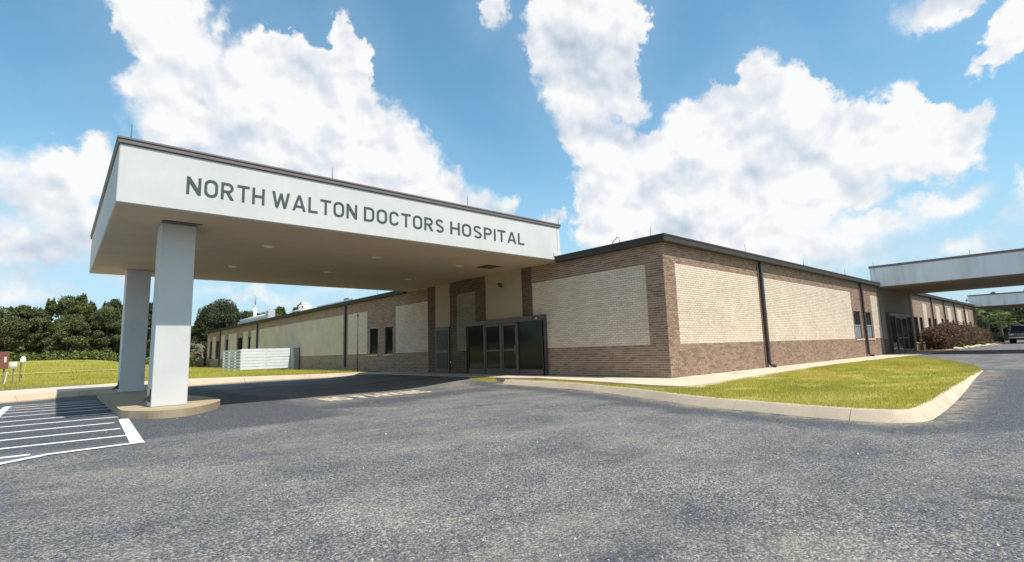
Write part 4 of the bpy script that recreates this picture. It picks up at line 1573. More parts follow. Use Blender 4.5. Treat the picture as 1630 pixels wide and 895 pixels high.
def solid(contours, f, depth):
    """extrude a glyph; f maps (x, y, d) to the world, d from 0 (face) to depth (back)"""
    mb = MB()
    for g in contours:
        tri = tessellate_polygon([[Vector((p[0], p[1], 0)) for p in c] for c in g])
        flat = [p for c in g for p in c]
        n = len(flat)
        F = []
        for t3 in tri:
            a, b, c = [flat[i] for i in t3]
            cr = (b[0]-a[0])*(c[1]-a[1])-(b[1]-a[1])*(c[0]-a[0])
            F.append(tuple(t3) if cr > 0 else tuple(reversed(t3)))
        V = [f(p[0], p[1], 0) for p in flat]
        if depth:
            V += [f(p[0], p[1], depth) for p in flat]
            o = 0
            for c in g:
                m = len(c)
                for i in range(m):
                    j = (i+1) % m
                    F.append((o+i, o+j, o+j+n, o+i+n))
                o += m
        mb.add(V, F)
    return mb


sign = thing('hospital_name_sign', 'dark green raised letters reading NORTH WALTON DOCTORS HOSPITAL on the white canopy front', 'sign')
for word, xa, xb in (('NORTH', -11.50, -9.94), ('WALTON', -9.775, -7.66), ('DOCTORS', -7.47, -4.93), ('HOSPITAL', -4.70, -1.655)):
    gl = [glyph(c) for c in word]
    gap = 0.155
    tot = sum(g[1] for g in gl)+gap*(len(gl)-1)
    k = (xb-xa)/tot
    x = xa
    for (cs, w) in gl:
        mb = solid(cs, lambda a, b, d, x=x: (x+a*k, CY0-0.009+d, 4.475+b*0.385), 0.0085)
        mb.build('letter', 'letter', sign)
        x += (w+gap)*k
# painted words on the drive
x = -8.0
root = bpy.data.objects.new('road_lettering', None); COL.objects.link(root); root['kind'] = 'structure'
for ch in 'NO PARKING':
    if ch == ' ':
        x += 0.22; continue
    cs, w = glyph(ch, 0.2)
    k = 0.42
    solid(cs, lambda a, b, d, x=x: (x+a*k, 4.85+b*1.1, float(asph_z(x+a*k, 4.85+b*1.1))+0.005), 0).build('painted_letter', 'marking_cream', root)
    x += w*k+0.062
# small words at the head of the entrance doors
for word, ua, ub, mt in (('CAUTION', 8.25, 7.48, 'grey_letter'), ('PATIENT', 7.17, 6.50, 'red_letter')):
    gl = [glyph(c, 0.2) for c in word]
    tot = sum(g[1] for g in gl)+0.2*(len(gl)-1)
    k = (ua-ub)/tot
    x = 0.0
    for (cs, w) in gl:
        solid(cs, lambda a, b, d, x=x: (-0.2005, ua-(x+a)*k, 1.915+b*0.085), 0).build('door_letter', mt, sf)
        x += w+0.2


# ------------------------------------------------------------------ white slat enclosure by the long wing
FX0, FX1, FY0, FY1 = -3.75, -0.50, 31.0, 36.0
fe = thing('slat_fence', 'white horizontal slat enclosure standing on grass against the long shaded wing', 'fence')
for i in range(7):
    z = 0.16+i*0.207
    for (a, b) in ((FX0, -2.14), (-2.125, FX1)):
        mb = MB(); s = random.uniform(-0.012, 0.012)
        mb.box(a, b, FY0-0.045, FY0-0.02, z+s*0.5, z+0.187+s*0.5)
        mb.build('slat', 'slat', fe)
    mb = MB(); mb.box(FX0-0.05, FX0-0.025, FY0-0.02, FY1, z+0.01, z+0.155); mb.build('slat', 'slat', fe)
for (x, y) in ((FX0+0.03, FY0+0.03), (-2.13, FY0+0.03), (FX1-0.05, FY0+0.03), (FX0+0.03, 32.7), (FX0+0.03, 34.4), (FX0+0.03, FY1)):
    mb = MB(); mb.bbox(x-0.05, x+0.05, y-0.045, y+0.05, -0.03, 1.54, b=0.008); mb.build('post', 'slat', fe)
seat_base(fe, (-2.1, 33.0, 0))

cb = thing('utility_cabinet', 'grey metal cabinet between the white slat fence and the brick wall', 'cabinet')
mb = MB(); mb.bbox(-0.46, -0.06, 30.3, 30.95, 0.0, 1.58, b=0.015); mb.build('housing', 'cabinet', cb)
mb = MB(); mb.box(-0.43, -0.09, 30.285, 30.298, 0.1, 1.5); dr = mb.build('door', 'cabinet', cb)
mb = MB(); mb.tube([(-0.40, 30.27, 0.75), (-0.40, 30.27, 0.9)], 0.012, 6); mb.build('handle', 'steel', dr)
mb = MB(); mb.bbox(-0.52, -0.02, 30.22, 31.0, -0.05, 0.02, b=0.01); mb.build('plinth', 'curb', cb)
seat_base(cb, (-0.25, 30.6, 0))

po = thing('vent_pole', 'thin dark pole with a small cap standing in front of the shaded wall', 'pole')
mb = MB(); mb.tube([(-0.6, 19.4, -0.05), (-0.6, 19.4, 3.12)], 0.032, 8); mb.build('shaft', 'pole', po, True)
mb = MB(); mb.lathe([(0.03, 3.08), (0.055, 3.10), (0.055, 3.24), (0.02, 3.28)], (-0.6, 19.4, 0), 10); mb.build('cap', 'pole', po, True)
mb = MB(); mb.lathe([(0.10, -0.03), (0.10, 0.02), (0.04, 0.04)], (-0.6, 19.4, 0), 10); mb.build('base_plate', 'pole', po)
seat_base(po, (-0.6, 19.4, 0))

# ------------------------------------------------------------------ board, box and hooded post by the road
bs = thing('notice_board', 'brown board with a small pale label on two posts at the field edge', 'sign')
mb = MB(); mb.bbox(-15.85, -14.985, 25.36, 25.44, 0.80, 1.60, b=0.01); mb.build('board', 'brown_sign', bs)
mb = MB(); mb.box(-15.14, -15.06, 25.345, 25.359, 1.10, 1.36); mb.build('label_plate', 'cream_label', bs)
for x in (-15.72, -15.12):
    mb = MB(); mb.bbox(x-0.03, x+0.03, 25.45, 25.51, -0.03, 1.5, b=0.006); mb.build('post', 'wood', bs)
seat_base(bs, (-15.4, 25.45, 0.08))
mp = thing('marker_stake', 'short pale leaning stake under the brown board', 'stake')
mb = MB(); mb.tube([(-15.06, 25.1, 0.0), (-14.99, 25.12, 0.62)], 0.025, 6); mb.build('stake', 'cream_label', mp)
mb = MB(); mb.tube([(-14.99, 25.12, 0.62), (-14.988, 25.12, 0.66)], 0.03, 6); mb.build('tip', 'white_paint', mp)
seat_base(mp, (-15.06, 25.1, 0.02))
mx = thing('meter_box', 'small white box on a short post beside the brown board', 'box')
mb = MB(); mb.bbox(-14.93, -14.68, 25.32, 25.48, 0.88, 1.11, b=0.02); mb.build('housing', 'white_paint', mx)
mb = MB(); mb.bbox(-14.98, -14.93, 25.35, 25.45, 1.0, 1.06, b=0.008); mb.build('spout', 'white_paint', mx)
mb = MB(); mb.bbox(-14.86, -14.74, 25.34, 25.46, 0.80, 0.879, b=0.01); mb.build('collar', 'steel', mx)
mb = MB(); mb.tube([(-14.80, 25.4, -0.02), (-14.80, 25.4, 0.80)], 0.022, 8); mb.build('post', 'wood', mx)
seat_base(mx, (-14.8, 25.4, 0.08))
hp = thing('hooded_post', 'thin dark post with a white hood and a hanging yellow cord', 'post')
mb = MB(); mb.tube([(-14.56, 25.4, -0.02), (-14.56, 25.4, 1.28)], 0.025, 8); mb.build('shaft', 'wood', hp)
mb = MB(); mb.lathe([(0.10, 1.04), (0.115, 1.12), (0.10, 1.26), (0.05, 1.36), (0.01, 1.38)], (-14.50, 25.38, 0), 12); mb.build('hood', 'white_paint', hp, True)
mb = MB(); mb.tube([(-14.42, 25.36, 1.10), (-14.41, 25.35, 0.9), (-14.44, 25.35, 0.6), (-14.45, 25.36, 0.42)], 0.018, 6); mb.build('cord', 'yellow', hp)
mb = MB(); mb.tube([(-14.54, 25.36, 0.50), (-14.50, 25.33, 0.44), (-14.50, 25.33, 0.36)], 0.014, 6); mb.build('handle', 'black', hp)
seat_base(hp, (-14.56, 25.4, 0.08))

# ------------------------------------------------------------------ plant on the roof of the long wing
ef = thing('exhaust_stack', 'tall slim white and grey exhaust stack rising from the roof', 'chimney')
mb = MB(); mb.tube([(3.93, 57.0, 4.2), (3.93, 57.0, 7.0)], 0.19, 12); mb.build('lower_pipe', 'white_paint', ef, True)
mb = MB(); mb.tube([(3.93, 57.0, 7.0), (3.93, 57.0, 7.12)], [0.24, 0.10], 12); mb.build('cone', 'white_paint', ef, True)
mb = MB(); mb.tube([(3.93, 57.0, 7.10), (3.93, 57.0, 8.25)], 0.075, 12); mb.build('upper_pipe', 'cabinet', ef, True)
seat_base(ef, (3.93, 57, 4.2))
dk = thing('roof_duct', 'long silver roof duct with a taller end box on the far wing', 'duct')
mb = MB(); mb.bbox(2.6, 3.3, 48.25, 59.0, 4.45, 5.22, b=0.05); mb.build('trunking', 'steel', dk)
mb = MB(); mb.tube([(2.8, 48.3, 5.36), (2.8, 58.6, 5.36)], 0.13, 10); mb.build('pipe', 'white_paint', dk, True)
mb = MB(); mb.bbox(2.6, 3.3, 47.3, 48.2, 4.35, 5.75, b=0.05); mb.build('end_box', 'steel', dk)
mb = MB(); mb.tube([(2.9, 47.75, 5.74), (2.9, 47.75, 6.1)], 0.09, 8); mb.build('outlet', 'steel', dk, True)
for y in (49, 51.5, 54, 56.5, 58.8):
    mb = MB(); mb.box(2.55, 3.35, y-0.04, y+0.04, 4.2, 4.449); mb.build('support', 'steel', dk)
seat_base(dk, (3.0, 53, 4.2))
rl = thing('roof_rail', 'low white pipe rail on the roof beside the tank', 'rail')
for (a, b) in (((3.0, 38.9, 5.15), (3.0, 41.8, 5.15)), ((3.0, 43.4, 4.85), (3.0, 47.0, 4.85))):
    mb = MB(); mb.tube([a, b], 0.05, 8); mb.build('rail', 'white_paint', rl, True)
for (y, z) in ((38.9, 5.15), (40.3, 5.15), (41.75, 5.15), (43.4, 4.85), (45.2, 4.85), (47.0, 4.85)):
    mb = MB(); mb.tube([(3.0, y, 4.19), (3.0, y, z)], 0.04, 6); mb.build('upright', 'white_paint', rl, True)
seat_base(rl, (3.0, 42, 4.2))
tk = thing('roof_tank', 'round pale tank with a domed lid on the roof', 'tank')
MAT['tank'] = plain('pale_tank_paint', (0.66, 0.60, 0.56), 0.5, var=0.1)
mb = MB(); mb.lathe([(0.60, 4.19), (0.60, 5.60), (0.55, 5.70)], (4.0, 40.8, 0), 24); mb.build('drum', 'tank', tk, True)
mb = MB(); mb.lathe([(0.42, 5.70), (0.40, 5.84), (0.28, 5.98), (0.0, 6.04)], (4.0, 40.8, 0), 20); mb.build('dome', 'tank', tk, True)
mb = MB(); mb.tube([(3.62, 40.35, 5.55), (3.55, 40.27, 5.55)], 0.07, 8); mb.build('port', 'black', tk)
seat_base(tk, (4.0, 40.8, 4.2))
ac = thing('roof_air_unit', 'low grey air handling unit with a dark fan cowl on the roof', 'air conditioner')
mb = MB(); mb.bbox(3.2, 4.8, 28.6, 35.8, 4.21, 5.2, b=0.03); mb.build('casing', 'steel', ac)
for i in range(9):
    mb = MB(); mb.box(3.185, 3.198, 33.2+i*0.27, 33.38+i*0.27, 4.5, 5.1); mb.build('louvre', 'cabinet', ac)
mb = MB(); mb.lathe([(0.42, 5.2), (0.42, 5.42), (0.36, 5.44)], (4.0, 31.0, 0), 18); mb.build('fan_cowl', 'bronze', ac, True)
mb = MB(); mb.box(3.6, 4.5, 31.6, 33.0, 5.201, 5.24); mb.build('lid', 'bronze', ac)
seat_base(ac, (4.0, 32, 4.2))

# ------------------------------------------------------------------ trees and shrubs
def foliage(name, clumps, m, leaf, per, parent, seed, flat=0.6, up=0.3):
    """many small leaf faces spread through clumps; clumps = [(centre, radius, tone)]"""
    r = np.random.default_rng(seed)
    P, S, T = [], [], []
    for (c, rad, tone) in clumps:
        n = max(8, int(per*(rad[0]*rad[1]*rad[2])**(1/1.7)))
        d = r.normal(size=(n, 3)); d /= np.linalg.norm(d, axis=1)[:, None]
        q = r.random(n)**0.45
        P.append(np.array(c)+d*q[:, None]*np.array(rad))
        S.append(leaf*r.uniform(0.6, 1.4, n))
        T.append(np.clip(tone+r.normal(0, 0.16, n), 0, 1))
    P = np.concatenate(P); S = np.concatenate(S); T = np.concatenate(T)
    n = len(P)
    a = r.normal(size=(n, 3)); a /= np.linalg.norm(a, axis=1)[:, None]
    b = r.normal(size=(n, 3)); b[:, 2] *= flat
    b -= a*np.sum(a*b, 1)[:, None]; b /= np.linalg.norm(b, axis=1)[:, None]
    V = np.empty((n, 4, 3))
    V[:, 0] = P-a*S[:, None]
    V[:, 1] = P-b*S[:, None]*0.45
    V[:, 2] = P+a*S[:, None]
    V[:, 3] = P+b*S[:, None]*0.45
    return link(name, np_mesh(name, V.reshape(-1, 3), np.arange(n*4).reshape(n, 4), np.repeat(T, 4), m), parent)


def limbs(root, base, top, r0, n, spread, seed, m='bark', z0=0.35, prongs=None):
    r = random.Random(seed)
    b, t = Vector(base), Vector(top)
    mb = MB()
    mid = b.lerp(t, 0.5)+Vector((r.uniform(-.2, .2), r.uniform(-.2, .2), 0))
    mb.tube([b-Vector((0, 0, 0.15)), b+Vector((0, 0, 0.4)), mid, t], [r0*1.35, r0, r0*0.65, r0*0.15], 7)
    mb.build('trunk', m, root)
    ends = []
    for i in range(n):
        f = z0+(0.92-z0)*i/max(1, n-1)
        p = b.lerp(mid, f*2) if f < 0.5 else mid.lerp(t, f*2-1)
        a = r.uniform(0, 6.28)
        ln = spread*(1.1-0.6*f)*r.uniform(0.7, 1.1)
        e = p+Vector((math.cos(a)*ln, math.sin(a)*ln, ln*r.uniform(0.25, 0.7)))
        q = MB(); q.tube([p, p.lerp(e, 0.5)+Vector((0, 0, 0.1*ln)), e], [r0*0.4*(1.1-f*0.7), r0*0.22, r0*0.07], 5)
        q.build('limb', m, root)
        ends.append(e)
    return ends


def tree(label, x, y, z, h, w, m, seed, group, leaf=0.12, per=1000, spiky=0.0, low=0.12, cat='tree', spires=0):
    r = random.Random(seed)
    t = thing('tree', label, cat, group)
    ends = limbs(t, (x, y, z), (x+r.uniform(-.4, .4), y, z+h*0.92), 0.05*h*0.45, 7, w*0.42, seed)
    cl = []
    for e in ends:
        k = r.uniform(0.75, 1.1)*w*0.20
        cl.append((e, (k, k, k*0.8), r.uniform(0.3, 0.7)))
    n = int(30+w*6)
    for i in range(n):
        f = low+(1-low)*(i+r.random())/n
        prof = math.sin(min(1, (f-low)/(1-low)*0.92+0.14)*math.pi)**0.6
        R = w*0.5*prof*r.uniform(0.45, 1.0)
        a = r.uniform(0, 6.28)
        k = w*r.uniform(0.055, 0.145)
        c = (x+R*math.cos(a), y+R*math.sin(a), z+h*f)
        tone = 0.28+0.45*r.random()
        cl.append((c, (k, k, k*r.uniform(0.6, 0.95)), tone))
    for i in range(int(spiky*12)):                      # ragged leaders at the top
        a = r.uniform(0, 6.28); R = w*0.30*r.random()
        zz = z+h*r.uniform(0.88, 1.04)*(1-0.12*R/w)
        for q in range(3):
            cl.append(((x+R*math.cos(a), y+R*math.sin(a), zz-0.35*q), (0.12+0.11*q, 0.12+0.11*q, 0.32), 0.4))
    for i in range(int(spires)):                        # upright sprays all over the crown
        a = r.uniform(0, 6.28); q = r.random()**0.5; R = w*0.47*q
        top = z+h*(1.02-0.42*q*q)*r.uniform(0.90, 1.05)
        for k in range(6):
            kk = 0.05+0.065*k
            cl.append(((x+R*math.cos(a)+r.uniform(-.03, .03)*k, y+R*math.sin(a), top-0.24*k), (kk, kk, 0.22), 0.25+0.35*r.random()))
    foliage('crown', cl, m, leaf, per, t, seed)
    seat_base(t, (x, y, z))
    return t


TG = 'trees along the far side of the field'
zt = lambda x, y: float(field_z(x, y))
for i, (lab, x, y, h, w, m, sp) in enumerate([
        ('olive tree at the left edge of the picture behind the brown board', -19.6, 74, 5.6, 6.0, 'leaf_olive', 0.3),
        ('rounded olive tree with a bumpy top above the white meter box', -16.6, 75, 6.0, 5.4, 'leaf_olive', 0.6),
        ('slim tree with an open top rising left of the tallest tree', -14.2, 77, 7.0, 3.6, 'leaf_mid', 1.0),
        ('tallest tree of the field edge with dark ragged peaks', -11.3, 76, 7.6, 5.0, 'leaf_mid', 1.4),
        ('lower olive tree in front of the tallest tree', -12.4, 71, 4.9, 4.6, 'leaf_olive', 0.2),
        ('bushy tree just left of the rear white column', -8.6, 73, 6.4, 4.8, 'leaf_olive', 0.5),
        ('dark tree hidden partly behind the rear white column', -6.6, 77, 7.4, 4.4, 'leaf_dark', 0.8),
        ('dark tree seen between the two white columns', -4.0, 76, 7.6, 4.4, 'leaf_dark', 0.8),
        ('olive tree behind the front white column', -2.3, 79, 7.0, 4.2, 'leaf_olive', 0.5),
        ('tall dark tree just behind the rear white column', -7.6, 82, 8.0, 5.0, 'leaf_dark', 0.8),
        ('wide olive tree well left of the brown board', -24.5, 75, 6.2, 7.0, 'leaf_olive', 0.4),
        ('far left dark tree beyond the field track', -31.5, 77, 7.4, 7.5, 'leaf_dark', 0.6)]):
    tree(lab, x, y, zt(x, y), h, w, m, 40+i, TG, spiky=sp, spires=int(sp*16))
tree('broad dark cedar with spiky tips behind the far end of the long wing', 2.9, 68.5, zt(2.9, 68.5), 7.7, 8.6, 'leaf_dark', 71, None, leaf=0.11, per=1500, spiky=2.0, low=0.04, spires=85)
tree('small bright tree showing above the roof beside the exhaust stack', 26.0, 120, zt(26, 120), 9.6, 5.5, 'leaf_bright', 72, 'bright trees beyond the roof', leaf=0.28, per=420, spiky=1.0)
tree('taller bright tree showing above the roof left of the tank', 31.0, 120, zt(31, 120), 10.6, 6.0, 'leaf_bright', 73, 'bright trees beyond the roof', leaf=0.28, per=420, spiky=1.0)
tree('low bright tree above the roof duct', 21.0, 121, zt(21, 121), 7.6, 9.0, 'leaf_bright', 74, 'bright trees beyond the roof', leaf=0.28, per=420)
tree('low bright tree beside the roof rail', 37.0, 122, zt(37, 122), 7.8, 9.0, 'leaf_bright', 75, 'bright trees beyond the roof', leaf=0.28, per=420)

# undergrowth along the tree line, and a deep wood behind it
cl = []
r = random.Random(5)
for i in range(95):
    x = -40+i*0.46+r.uniform(-.3, .3); y = 69.5+r.uniform(-1, 1.5)
    k = r.uniform(0.5, 0.95)
    cl.append(((x, y, zt(x, y)+k*0.45), (k*1.2, k, k*0.85), r.uniform(0.3, 0.9)))
o = foliage('undergrowth', cl, 'leaf_bright', 0.15, 330, None, 9); o['kind'] = 'stuff'
cl = []
for i in range(230):
    x = r.uniform(-70, 12); y = r.uniform(80, 92)
    k = r.uniform(1.2, 2.0)
    cl.append(((x, y, zt(x, y)+r.uniform(0.3, 4.2)), (k*1.3, k, k), r.uniform(0.1, 0.5)))
o = foliage('distant_wood', cl, 'leaf_dark', 0.30, 110, None, 10); o['kind'] = 'stuff'
cl = []
for i in range(260):
    x = r.uniform(100, 118); y = r.uniform(-70, 24)
    k = r.uniform(1.4, 2.4)
    cl.append(((x, y, r.uniform(0.2, 6.2)), (k, k*1.3, k), r.uniform(0.1, 0.5)))
o = foliage('distant_wood', cl, 'leaf_dark', 0.34, 110, None, 11); o['kind'] = 'stuff'

db = thing('dead_bush', 'pale leafless bush leaning beside the dark cedar', 'bush')
r = random.Random(3)
for i in range(26):
    a = r.uniform(2.4, 4.6); ln = r.uniform(0.9, 2.0); up_ = r.uniform(0.2, 1.1)
    b = Vector((-0.1+r.uniform(-.3, .3), 63.6+r.uniform(-.3, .3), zt(0, 64)+r.uniform(0.8, 2.6)))
    e = b+Vector((math.cos(a)*ln, math.sin(a)*ln*0.5, up_-0.3))
    mb = MB(); mb.tube([b, b.lerp(e, 0.5)+Vector((0, 0, 0.2)), e], [0.05, 0.03, 0.012], 5)
    for q in range(4):
        f = r.uniform(0.4, 0.95); p = b.lerp(e, f)
        mb.tube([p, p+Vector((r.uniform(-.4, .1), r.uniform(-.3, .3), r.uniform(-.3, .45)))], [0.018, 0.006], 4)
    mb.build('branch', 'dead', db)
mb = MB(); mb.tube([(0, 63.6, zt(0, 64)-0.1), (-0.1, 63.6, zt(0, 64)+1.4), (-0.2, 63.6, zt(0, 64)+2.8)], [0.12, 0.09, 0.05], 6); mb.build('stem', 'dead', db)
seat_base(db, (0, 63.6, zt(0, 64)))


def shrub(label, x, y, z, w, dpt, h, m, seed, group=None, leaf=0.07, per=1400, cat='shrub', name='shrub', up=False):
    r = random.Random(seed)
    t = thing(name, label, cat, group)
    cl = []
    for i in range(14):
        a = r.uniform(0, 6.28); R = r.random()**0.5
        f = r.uniform(0.15, 0.9)
        k = r.uniform(0.22, 0.34)*min(w, 1.6*h)
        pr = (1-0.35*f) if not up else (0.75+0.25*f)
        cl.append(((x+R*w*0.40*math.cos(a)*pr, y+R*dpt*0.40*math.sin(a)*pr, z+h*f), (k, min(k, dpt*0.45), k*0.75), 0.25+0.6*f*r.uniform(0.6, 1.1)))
    if up:
        for i in range(16):
            a = r.uniform(0, 6.28); R = r.random()**0.5
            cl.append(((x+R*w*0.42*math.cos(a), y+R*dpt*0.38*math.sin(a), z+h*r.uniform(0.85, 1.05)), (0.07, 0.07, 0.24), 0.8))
    foliage('foliage', cl, m, leaf, per, t, seed, flat=1.0)
    for i in range(5):
        a = r.uniform(0, 6.28)
        mb = MB(); mb.tube([(x+0.1*math.cos(a), y+0.1*math.sin(a), z-0.05), (x+w*0.25*math.cos(a), y+dpt*0.25*math.sin(a), z+h*0.7)], [0.025, 0.008], 5)
        mb.build('stem', 'bark', t)
    seat_base(t, (x, y, z))
    return t


shrub('small dark shrub at the foot of the far wing corner', -0.8, 60.4, 0.0, 1.5, 1.2, 0.95, 'leaf_dark', 81, leaf=0.06)
shrub('bright weedy bush under the dark cedar', -1.2, 66.0, zt(-1.2, 66), 1.8, 1.5, 1.5, 'leaf_bright', 82, leaf=0.09, per=900)

# russet shrub bed along the right wing
bed = [(31.2, -1.95), (33.2, -1.75), (40, -1.75), (52, -2.0), (61, -1.9), (61, -0.02), (31.2, -0.02)]
slab('planting_bed', bed, -0.2, 0.035, 'soil', kind='structure')
LB = ['nearest russet shrub beside the side entrance wall', 'second russet shrub from the side entrance', 'tallest russet shrub below the right wing windows',
      'russet shrub behind the yellow grass tuft', 'russet shrub in the middle of the stone edged bed', 'russet shrub just before the far canopy', 'low russet shrub close to the far canopy', 'last russet shrub at the far end of the stone edged bed']
for i, (x, h, w) in enumerate([(33.2, 1.35, 2.1), (35.4, 1.62, 2.4), (37.9, 1.75, 2.6), (40.6, 1.68, 2.6), (43.4, 1.66, 2.8), (46.4, 1.62, 3.0), (50.0, 1.55, 3.2), (54.2, 1.42, 3.2)]):
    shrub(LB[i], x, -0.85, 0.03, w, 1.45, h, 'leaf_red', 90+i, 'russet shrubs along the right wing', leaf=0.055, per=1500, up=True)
shrub('tuft of yellow green grass among the bed stones', 36.4, -1.62, 0.03, 0.9, 0.5, 0.42, 'leaf_bright', 101, 'grass tufts among the bed stones', leaf=0.06, cat='grass tuft', name='grass_tuft')
shrub('small green tuft behind the far bed stones', 47.0, -1.7, 0.03, 1.2, 0.5, 0.36, 'leaf_bright', 102, 'grass tufts among the bed stones', leaf=0.06, cat='grass tuft', name='grass_tuft')
MAT['rock'] = plain('pale_limestone', (0.52, 0.45, 0.33), 0.9, var=0.2, scale=5, bump=0.5)
base_me = None
r = random.Random(12)
RL = ['flat pale stone nearest the side entrance at the bed edge', 'second pale stone along the bed edge', 'long low stone below the yellow grass tuft', 'rounded stone past the yellow grass tuft', 'tilted stone in the middle of the bed edge',
      'broad stone next to the tilted one', 'small stone between two broad ones', 'pale stone before the green tuft', 'upright pale stone near the far end', 'last pale stone before the far canopy']
for i, x in enumerate([33.4, 35.2, 37.0, 38.6, 40.4, 42.4, 44.2, 46.0, 49.5, 53.5]):
    mb = MB(); n = 9
    sx, sy, sz = r.uniform(0.3, 0.6), r.uniform(0.18, 0.28), r.uniform(0.14, 0.26)
    prof = [(0.75, -0.1), (1.0, 0.25), (0.9, 0.65), (0.55, 0.92), (0.0, 1.0)]
    V, F = [], []
    for (a, b) in prof:
        for k in range(n):
            t = 6.2832*k/n
            j = r.uniform(0.82, 1.15)
            V.append((x+sx*a*j*math.cos(t), -1.85+sy*a*j*math.sin(t), 0.0+sz*b*r.uniform(0.9, 1.1)))
    for p in range(len(prof)-1):
        for k in range(n):
            F.append((p*n+k, p*n+(k+1) % n, (p+1)*n+(k+1) % n, (p+1)*n+k))
    mb.add(V, F)
    o = mb.build('edging_stone', 'rock')
    tag(o, RL[i], 'stone', 'stones edging the shrub bed')

# small fan palms beyond the far canopy
def palm(label, x, y, h, seed):
    r = random.Random(seed)
    t = thing('fan_palm', label, 'palm tree', 'fan palms beyond the far canopy')
    mb = MB(); mb.tube([(x, y, -0.1), (x+0.05, y, h*0.5), (x, y, h*0.72)], [0.2, 0.17, 0.14], 8); mb.build('trunk', 'bark', t)
    for i in range(22):
        a = r.uniform(0, 6.28); e = r.uniform(-0.5, 1.2); ln = r.uniform(0.7, 1.15)*h*0.32
        d = Vector((math.cos(a)*math.cos(e), math.sin(a)*math.cos(e), math.sin(e)))
        b = Vector((x, y, h*0.72)); c = b+d*ln
        s = d.cross(Vector((0, 0, 1))).normalized(); u = s.cross(d)
        mb = MB(); mb.tube([b, c], [0.02, 0.012], 4, tint=0.5)
        for k in range(13):
            g = (k-6)/6*1.35
            tip = c+(d*math.cos(g)+s*math.sin(g))*ln*0.62+Vector((0, 0, -0.16*ln))
            w = (s*math.cos(g)-d*math.sin(g))*0.045
            mid = c.lerp(tip, 0.55)+Vector((0, 0, 0.05))
            mb.add([c, mid+w, tip, mid-w], [(0, 1, 2, 3)], 0.3+0.5*r.random())
        mb.build('frond', 'leaf_bright', t)
    seat_base(t, (x, y, 0))


palm('tall fan palm nearest the end of the russet shrub bed', 76.5, 0.6, 4.0, 1)
palm('middle fan palm left of the parked pickup', 75.0, -0.7, 3.6, 2)
palm('low fan palm closest to the parked pickup', 73.5, -1.6, 3.0, 3)
shrub('dark low hedge under the fan palms', 74.5, -0.3, 0.0, 2.2, 3.6, 1.1, 'leaf_dark', 120, leaf=0.08, per=1000, cat='hedge', name='hedge')
tree('distant tree top showing above the far canopy roof on the right', 112, -3.0, 0, 9.2, 5.0, 'leaf_dark', 121, 'tree tops above the far canopy', leaf=0.25, per=360, spiky=0.6)
tree('distant tree top showing above the far canopy roof on the left', 113, 2.8, 0, 8.4, 4.0, 'leaf_dark', 122, 'tree tops above the far canopy', leaf=0.25, per=360, spiky=0.6)

# ------------------------------------------------------------------ parked pickup, nose towards us
MAT['car_paint'] = None
s = NT('dark_blue_car_paint'); s.col((0.022, 0.028, 0.05)); MAT['car_paint'] = s.set(0.25, 0.3, 0.5, **{'Coat Weight': 0.6})
s = NT('chrome'); s.col((0.75, 0.76, 0.78)); MAT['chrome'] = s.set(0.15, 1.0)
s = NT('tyre_rubber'); s.col((0.02, 0.02, 0.02)); MAT['tyre'] = s.set(0.85)
s = NT('headlight_lens'); s.col((0.55, 0.58, 0.6)); MAT['headlight'] = s.set(0.12, 0.2)
s = NT('car_window'); s.col((0.03, 0.04, 0.055)); MAT['car_glass'] = s.set(0.05, spec=0.7)


def loft(mb, secs):
    """secs = list of equal-length closed rings"""
    n = len(secs[0]); V = [p for q in secs for p in q]; F = []
    for i in range(len(secs)-1):
        for k in range(n):
            F.append((i*n+k, i*n+(k+1) % n, (i+1)*n+(k+1) % n, (i+1)*n+k))
    F.append(tuple(range(n-1, -1, -1))); F.append(tuple((len(secs)-1)*n+k for k in range(n)))
    return mb.add(V, F)


def ring(x, hw, z0, z1, cy, r=0.10):
    p = []
    for (sy, sz, a0) in ((1, 1, 0), (-1, 1, 90), (-1, -1, 180), (1, -1, 270)):
        for k in range(4):
            t = math.radians(a0+30*k)
            p.append((x, cy+sy*(hw-r)+r*math.cos(t), (z1-r if sz > 0 else z0+r)+r*math.sin(t)))
    return p


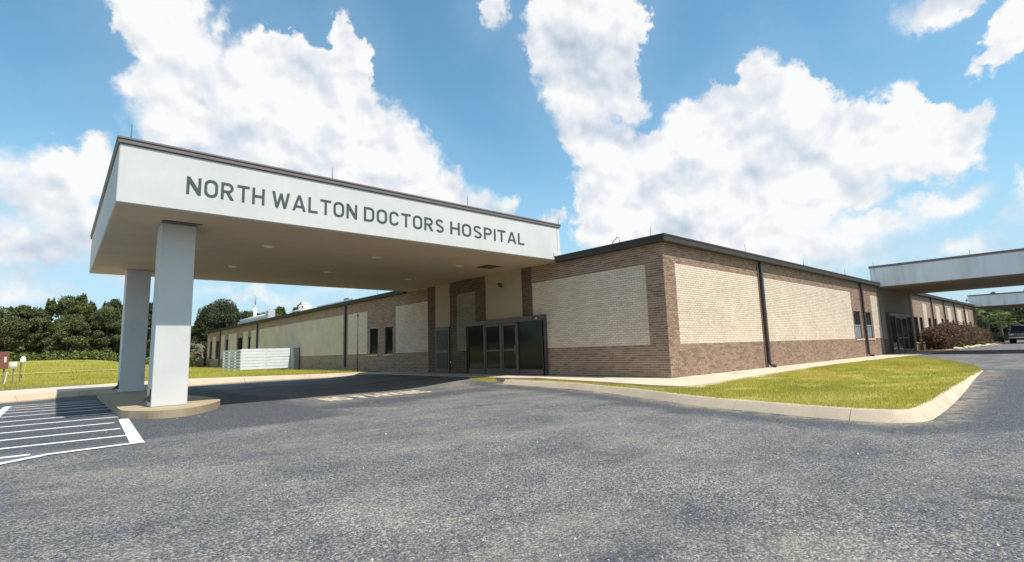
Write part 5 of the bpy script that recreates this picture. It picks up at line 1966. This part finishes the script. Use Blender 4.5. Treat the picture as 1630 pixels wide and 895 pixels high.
X0, CY = 60.8, -3.35
car = thing('pickup_truck', 'dark blue pickup truck with chrome bumper and grille parked by the far canopy', 'car')
mb = MB()
loft(mb, [ring(X0+0.10, 0.92, 0.52, 1.08, CY), ring(X0+0.25, 0.97, 0.45, 1.14, CY), ring(X0+1.5, 0.99, 0.42, 1.20, CY), ring(X0+3.2, 0.99, 0.42, 1.22, CY), ring(X0+5.4, 0.98, 0.45, 1.22, CY), ring(X0+5.6, 0.95, 0.5, 1.18, CY)])
mb.build('body', 'car_paint', car, False)
mb = MB()
loft(mb, [ring(X0+1.35, 0.90, 1.15, 1.24, CY, 0.04), ring(X0+2.05, 0.80, 1.15, 1.86, CY), ring(X0+3.1, 0.80, 1.15, 1.92, CY), ring(X0+3.75, 0.86, 1.15, 1.30, CY, 0.05)])
mb.build('cab', 'car_paint', car)
mb = MB(); mb.add([(X0+1.36, CY-0.80, 1.25), (X0+1.36, CY+0.80, 1.25), (X0+1.97, CY+0.70, 1.80), (X0+1.97, CY-0.70, 1.80)], [(0, 1, 2, 3)]); mb.build('windshield', 'car_glass', car)
for s_ in (-1, 1):
    mb = MB(); mb.add([(X0+1.75, CY+s_*0.882, 1.28), (X0+3.2, CY+s_*0.872, 1.28), (X0+3.0, CY+s_*0.815, 1.78), (X0+2.15, CY+s_*0.815, 1.78)], [(0, 1, 2, 3)]); mb.build('side_window', 'car_glass', car)
    mb = MB(); mb.bbox(X0+0.04, X0+0.16, CY+s_*0.55, CY+s_*0.90, 0.82, 1.02, b=0.02); mb.build('headlight', 'headlight', car)
    mb = MB(); mb.bbox(X0+1.75, X0+1.9, CY+s_*0.98, CY+s_*1.2, 1.22, 1.42, b=0.03); mb.build('mirror', 'car_paint', car)
    for xx in (X0+1.0, X0+4.3):
        mb = MB(); mb.tube([(xx, CY+s_*0.72, 0.37), (xx, CY+s_*0.97, 0.37)], 0.37, 20); wh = mb.build('wheel', 'tyre', car)
        mb = MB(); mb.tube([(xx, CY+s_*0.96, 0.37), (xx, CY+s_*0.985, 0.37)], 0.21, 14); mb.build('rim', 'chrome', wh)
mb = MB(); mb.bbox(X0+0.06, X0+0.12, CY-0.54, CY+0.54, 0.78, 1.04, b=0.015); gr = mb.build('grille', 'black', car)
for z in (0.80, 0.90, 1.0):
    mb = MB(); mb.bbox(X0+0.035, X0+0.059, CY-0.54, CY+0.54, z, z+0.035, b=0.006); mb.build('grille_bar', 'chrome', gr)
mb = MB(); mb.bbox(X0-0.04, X0+0.11, CY-0.96, CY+0.96, 0.52, 0.70, b=0.03); mb.build('bumper', 'chrome', car)
mb = MB(); mb.bbox(X0-0.052, X0-0.041, CY-0.16, CY+0.16, 0.54, 0.66, b=0.003); mb.build('number_plate', 'white_paint', car)
seat_base(car, (X0+2.8, CY, 0.0))
